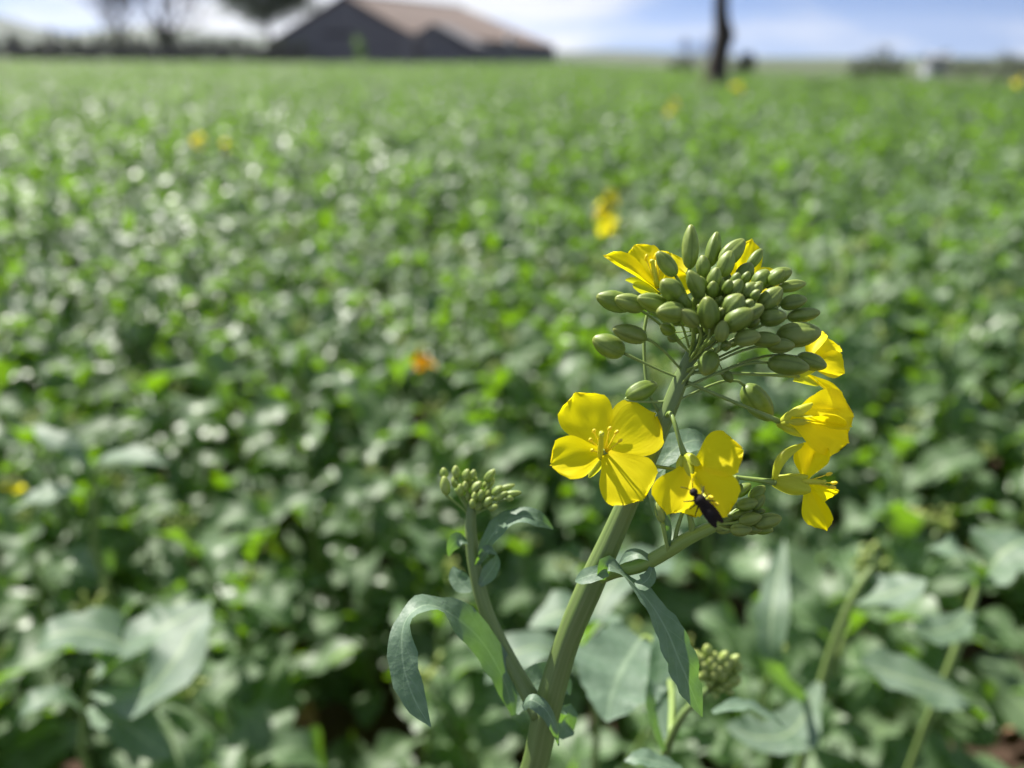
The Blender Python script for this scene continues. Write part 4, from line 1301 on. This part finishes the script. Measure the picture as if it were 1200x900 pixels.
leaf_plant('rapeseed_plant', 'rapeseed plant with a big pale leaf and thick stalk by the right edge',
           [(1085, 850, .47, 7), (1112, 785, .455, 8), (1132, 730, .45, 8), (1145, 690, .45, 6), (1152, 660, .45, 5)], below(1085, 850, .47), [
               [(1150, 845, .45, 4, -.05, .93, .36), (1125, 815, .43, 32.4, -.05, .93, .36), (1075, 800, .42, 40.5, -.05, .93, .36), (1030, 785, .42, 29.7, -.05, .93, .36), (1008, 775, .42, 2, -.05, .93, .36)],
               [(1150, 690, .45, 4, -.05, .93, .36), (1165, 660, .44, 37.8, -.05, .93, .36), (1185, 640, .44, 35.1, -.05, .93, .36), (1215, 630, .45, 2, -.05, .93, .36)],
               [(1150, 680, .45, 4, -.05, .93, .36), (1130, 650, .44, 27, -.05, .93, .36), (1110, 640, .44, 21.6, -.05, .93, .36), (1085, 645, .45, 2, -.05, .93, .36)],
               [(1140, 715, .45, 4, -.05, .93, .36), (1115, 735, .43, 19.8, -.2, .75, .6), (1090, 740, .42, 19.8, -.2, .75, .6), (1070, 730, .42, 2, -.2, .75, .6)]], seed=80)
leaf_plant('rapeseed_plant', 'rapeseed plant with an upright pointed pale leaf, right of the bud cluster',
           [(950, 850, .43, 8), (972, 770, .42, 8), (1000, 700, .41, 7.5), (1022, 665, .41, 5)], below(950, 850, .43), [
               [(955, 830, .42, 4, -.3, .5, .8), (908, 785, .385, 12, -.35, .6, .7), (904, 730, .385, 18, -.35, .6, .7), (910, 685, .40, 15, -.35, .6, .7), (919, 632, .42, 1, -.35, .6, .7)],
               [(1000, 705, .41, 4, -.05, .93, .36), (1030, 700, .40, 21.6, -.05, .93, .36), (1060, 690, .40, 24.3, -.05, .93, .36), (1085, 680, .40, 2, -.05, .93, .36)],
               [(960, 800, .42, 4, -.05, .93, .36), (930, 855, .39, 27, -.05, .93, .36), (890, 865, .37, 32.4, -.05, .93, .36), (850, 850, .37, 2, -.05, .93, .36)]], seed=100)
leaf_plant('rapeseed_plant', 'rapeseed plant with a sunlit yellowish leaf directly behind the main stem',
           [(700, 850, .42, 7), (690, 790, .41, 7), (672, 750, .40, 6)], below(700, 850, .42), [
               [(680, 760, .40, 4, -.05, .93, .36), (700, 722, .38, 27, -.05, .93, .36), (660, 718, .37, 33.75, -.05, .93, .36), (620, 735, .37, 2, -.05, .93, .36)],
               [(675, 760, .40, 4, -.05, .93, .36), (720, 680, .43, 29.7, -.05, .93, .36), (760, 660, .45, 32.4, -.05, .93, .36), (790, 655, .46, 2, -.05, .93, .36)],
               [(690, 800, .41, 4, -.05, .93, .36), (640, 760, .40, 27, -.05, .93, .36), (595, 770, .39, 29.7, -.05, .93, .36), (570, 800, .39, 2, -.05, .93, .36)]], seed=120)
leaf_plant('rapeseed_plant', 'rapeseed plant with a long flat grey leaf at the left edge, half way up',
           [(110, 640, .60, 6), (112, 590, .58, 6), (108, 548, .57, 4)], below(110, 640, .60), [
               [(104, 548, .57, 3, -.05, .93, .36), (130, 535, .56, 17.55, -.05, .93, .36), (165, 536, .55, 17.55, -.05, .93, .36), (196, 545, .55, 2, -.05, .93, .36)],
               [(108, 552, .57, 3, -.05, .93, .36), (85, 525, .57, 11, -.2, .75, .6), (60, 512, .57, 13.5, -.05, .93, .36), (38, 498, .58, 1, -.05, .93, .36)],
               [(110, 580, .58, 3, -.05, .93, .36), (75, 575, .56, 20.25, -.05, .93, .36), (40, 585, .55, 21.6, -.05, .93, .36), (10, 600, .55, 1, -.05, .93, .36)]], seed=140)


# ------------------------------------------------------------------ early flowering plants out in the field
def field_flower_mesh(seed, material='petal'):
    mb = MB()
    for k in range(4):
        a = k * math.pi / 2 + 0.3
        d = Vector((math.cos(a), math.sin(a), 0.35)).normalized()
        q = petal_mesh(Vector((0, 0, 0)), d * 0.0125, 0.0105, Vector((0, 0, 1)), .06, .1, seed=seed + k, nu=6, nv=5)
        mb.add(q.v, q.f, q.uv)
    mb.tube([(0, 0, -.004), (0, 0, .005)], [.0011, .0009], 6)
    return mb.mesh('flower', M[material])


FF = [field_flower_mesh(k * 5) for k in range(3)]
FO = [field_flower_mesh(k * 5, 'petal_orange') for k in range(3)]


def flowering_plant(x, y, d, label, nfl, spread, tall, seed):
    """A plant whose flower head is seen at pixel (x, y)."""
    rng = random.Random(seed)
    head = P(x, y, d)
    gx, gy = head.x + rng.uniform(-.02, .02), head.y + rng.uniform(-.02, .02)
    gz = ground_z(gx, gy)
    root = empty('flowering_rapeseed_plant', (gx, gy, gz), label, 'plant', 'early flowering plants out in the field')
    st = MB()
    pts = hermite(Vector((gx, gy, gz - .01)), head, Vector((0, 0, head.z - gz)), Vector((0, 0, head.z - gz)), 9)
    st.tube(pts, [.0045 - .003 * i / 8 for i in range(9)], 7)
    heads = []
    for i in range(nfl):
        a = i * 2.4 + seed; r = spread * (0.35 + 0.65 * rng.random())
        zz = rng.uniform(-tall, tall)
        p = head + Vector((math.cos(a) * r, math.sin(a) * r, zz))
        heads.append((p, Vector((math.cos(a), math.sin(a), .6)).normalized()))
        q = head + Vector((0, 0, zz - .012))
        q = pts[-1] if q.z > pts[-1].z else q
        st.tube([q, q.lerp(p, .6) + Vector((0, 0, -.002)), p], [.0008, .0007, .0007], 5)
    st.build('stem', M['stem'], root)
    off = world_off(root)
    for i, (p, dr) in enumerate(heads):
        o = link('flower', (FO if 'orange' in label else FF)[i % 3], root)
        o.location = p - off
        o.rotation_euler = dr.to_track_quat('Z', 'Y').to_euler()
    bm2 = MB()
    for i in range(12):
        dd = Vector((rng.gauss(0, .6), rng.gauss(0, .6), 1)).normalized(); p = head + Vector((0, 0, tall)) + dd * .006; s = .007
        bm2.lathe(p, dd, [(0, s * .15), (s * .3, s * .34), (s * .65, s * .32), (s, s * .08)], 6)
        bm2.tube([head, p], [.0006, .0006], 4, cap=False)
    o = bm2.build('bud_cluster', M['bud_young'], root); o['kind'] = 'stuff'
    h = head.z - gz
    for i in range(8):
        o = link('leaf', LEAF_MESH[rng.randrange(NLEAF)], root)
        t = .1 + .65 * i / 7; k = t * 8; j = min(int(k), 7)
        o.matrix_local = leaf_matrix(pts[j].lerp(pts[j + 1], k - j) - off, i * 2.4 + seed, rng.uniform(-.2, .5), .15 - .08 * t)
    HERO_SPOTS.append((gx, gy, .05))


for a in [(711, 250, 1.25, 'flowering plant behind the dome of buds, with a tall bright yellow head', 11, .014, .032, 1),
          (497, 424, 0.90, 'low plant with one orange-yellow flower left of the flowering stem', 3, .006, .008, 2),
          (232, 166, 2.90, 'flowering plant far back on the left, a small yellow spot', 9, .02, .022, 3),
          (268, 172, 2.95, 'faint flowering plant just right of the far left yellow spot', 3, .02, .02, 4),
          (787, 126, 3.60, 'flowering plant far back, left below the dark trunk', 12, .028, .03, 5),
          (864, 104, 4.20, 'flowering plant far back, right below the dark trunk', 12, .028, .032, 6),
          (1193, 96, 4.40, 'flowering plant far back at the right edge', 9, .026, .026, 7),
          (14, 577, 0.80, 'plant with one small yellow flower at the left edge', 1, .004, .004, 8)]:
    flowering_plant(*a)

# a weed that rises above the crop in front of the barn
leafy_tree(gpos(421, 30), 1.0, (0, 0, 1.02), (0.30, 0.30, 0.42), 420, 0.055, 55, 'tall pale green weed in front of the barn', None, 'leaf', 'weed', 0.012, 'weed')

rest = scatter()


# ------------------------------------------------------------------ the rest of the crop: one object, too many plants to count
def build_crop(rest):
    rng = np.random.default_rng(5)
    pts = [(x, y) for x, y in rest]
    y = 4.55
    while y < 60:
        step = 0.13 if y < 9 else (0.20 if y < 20 else (0.34 if y < 36 else 0.5))
        half = 2.4 + y * 0.92
        xs = np.arange(-half, half, step)
        for x in xs + rng.uniform(-.4, .4, len(xs)) * step:
            yy = y + rng.uniform(-.4, .4) * step
            if any((x - a) ** 2 + (yy - b) ** 2 < c * c for a, b, c in GAPS[-2:]):
                continue
            if yy > 56 + 0.0 * x and x < 0:
                continue
            if yy > 41 and x > 18 + (yy - 42) * .46:
                continue
            pts.append((x, yy))
        y += step
    n = len(pts)
    me = bpy.data.meshes.new('crop_points')
    co = np.array([(x, yy, ground_z(x, yy) - 0.01) for x, yy in pts], dtype=np.float32)
    me.vertices.add(n); me.vertices.foreach_set('co', co.ravel())
    dist = co[:, 1]
    sc = rng.uniform(0.74, 1.24, n) * np.interp(dist, [0, 20, 36, 60], [1.0, 1.05, 1.25, 1.5])
    zs = np.interp(dist, [0, 20, 60], [1.0, 1.0, 0.72])
    for nm, arr, ty in (('sc', np.stack([sc, sc, sc * zs], 1), 'FLOAT_VECTOR'), ('rz', np.stack([np.zeros(n), np.zeros(n), rng.uniform(0, 6.28, n)], 1), 'FLOAT_VECTOR')):
        at = me.attributes.new(nm, ty, 'POINT'); at.data.foreach_set('vector', arr.astype(np.float32).ravel())
    at = me.attributes.new('pick', 'INT', 'POINT'); at.data.foreach_set('value', rng.integers(0, NPROTO, n).astype(np.int32))
    ob = link('crop', me)
    ob['kind'] = 'stuff'
    tag(ob, 'dense green rapeseed crop stretching back to the fence and barn', 'crop')
    ng = bpy.data.node_groups.new('crop_scatter', 'GeometryNodeTree')
    ng.interface.new_socket('Geometry', in_out='INPUT', socket_type='NodeSocketGeometry')
    ng.interface.new_socket('Geometry', in_out='OUTPUT', socket_type='NodeSocketGeometry')
    gi = ng.nodes.new('NodeGroupInput'); go = ng.nodes.new('NodeGroupOutput')
    jn = ng.nodes.new('GeometryNodeJoinGeometry')
    for k in range(NPROTO):
        po = bpy.data.objects.new('crop_plant', PROTO[k]['joined'])
        oi = ng.nodes.new('GeometryNodeObjectInfo'); oi.inputs['Object'].default_value = po; oi.inputs['As Instance'].default_value = True
        ng.links.new(oi.outputs['Geometry'], jn.inputs[0])
    ip = ng.nodes.new('GeometryNodeInstanceOnPoints'); ip.inputs['Pick Instance'].default_value = True

    def attr(nm, ty):
        a = ng.nodes.new('GeometryNodeInputNamedAttribute'); a.data_type = ty; a.inputs['Name'].default_value = nm
        return a.outputs['Attribute']
    ng.links.new(gi.outputs[0], ip.inputs['Points']); ng.links.new(jn.outputs[0], ip.inputs['Instance'])
    ng.links.new(attr('pick', 'INT'), ip.inputs['Instance Index'])
    ng.links.new(attr('rz', 'FLOAT_VECTOR'), ip.inputs['Rotation'])
    ng.links.new(attr('sc', 'FLOAT_VECTOR'), ip.inputs['Scale'])
    ng.links.new(ip.outputs['Instances'], go.inputs[0])
    md = ob.modifiers.new('scatter', 'NODES'); md.node_group = ng
    print('CROP', n)


build_crop(rest)

# withered leaves lying on the soil between the near plants
dl = MB(); rng = random.Random(9)
for i in range(260):
    y = rng.uniform(.25, 2.6); x = rng.uniform(-1, 1) * (.4 + .75 * y)
    rows, uvs = LEAF_COARSE[rng.randrange(NLEAF)]
    mt = Matrix.Translation((x, y, ground_z(x, y) + .012)) @ Matrix.Rotation(rng.uniform(0, 6.3), 4, 'Z') @ Matrix.Rotation(rng.uniform(0, .5), 4, 'Y') @ Matrix.Scale(rng.uniform(.05, .1), 4)
    dl.grid([[mt @ Vector(q) for q in r] for r in rows], uvs)
o = dl.build('leaf_litter', M['dead']); o['kind'] = 'stuff'
tag(o, 'brown withered leaves lying on the soil between the plants', 'leaf litter')


# ------------------------------------------------------------------ the air between here and the hills
hz = MB(); hz.box((0, 1750, 94), (9000, 7300, 212))
hm, hnt, hout = mat('haze')
pv = N(hnt, 'ShaderNodeVolumePrincipled', inp={'Density': 0.00008, 'Anisotropy': 0.3})
pv.inputs['Color'].default_value = (0.86, 0.90, 1.0, 1)
L(hnt, pv, 'Volume', hout, 'Volume')
o = hz.build('haze', hm, None, False)
o['kind'] = 'stuff'
tag(o, 'pale bluish haze over the field and far hills', 'haze')
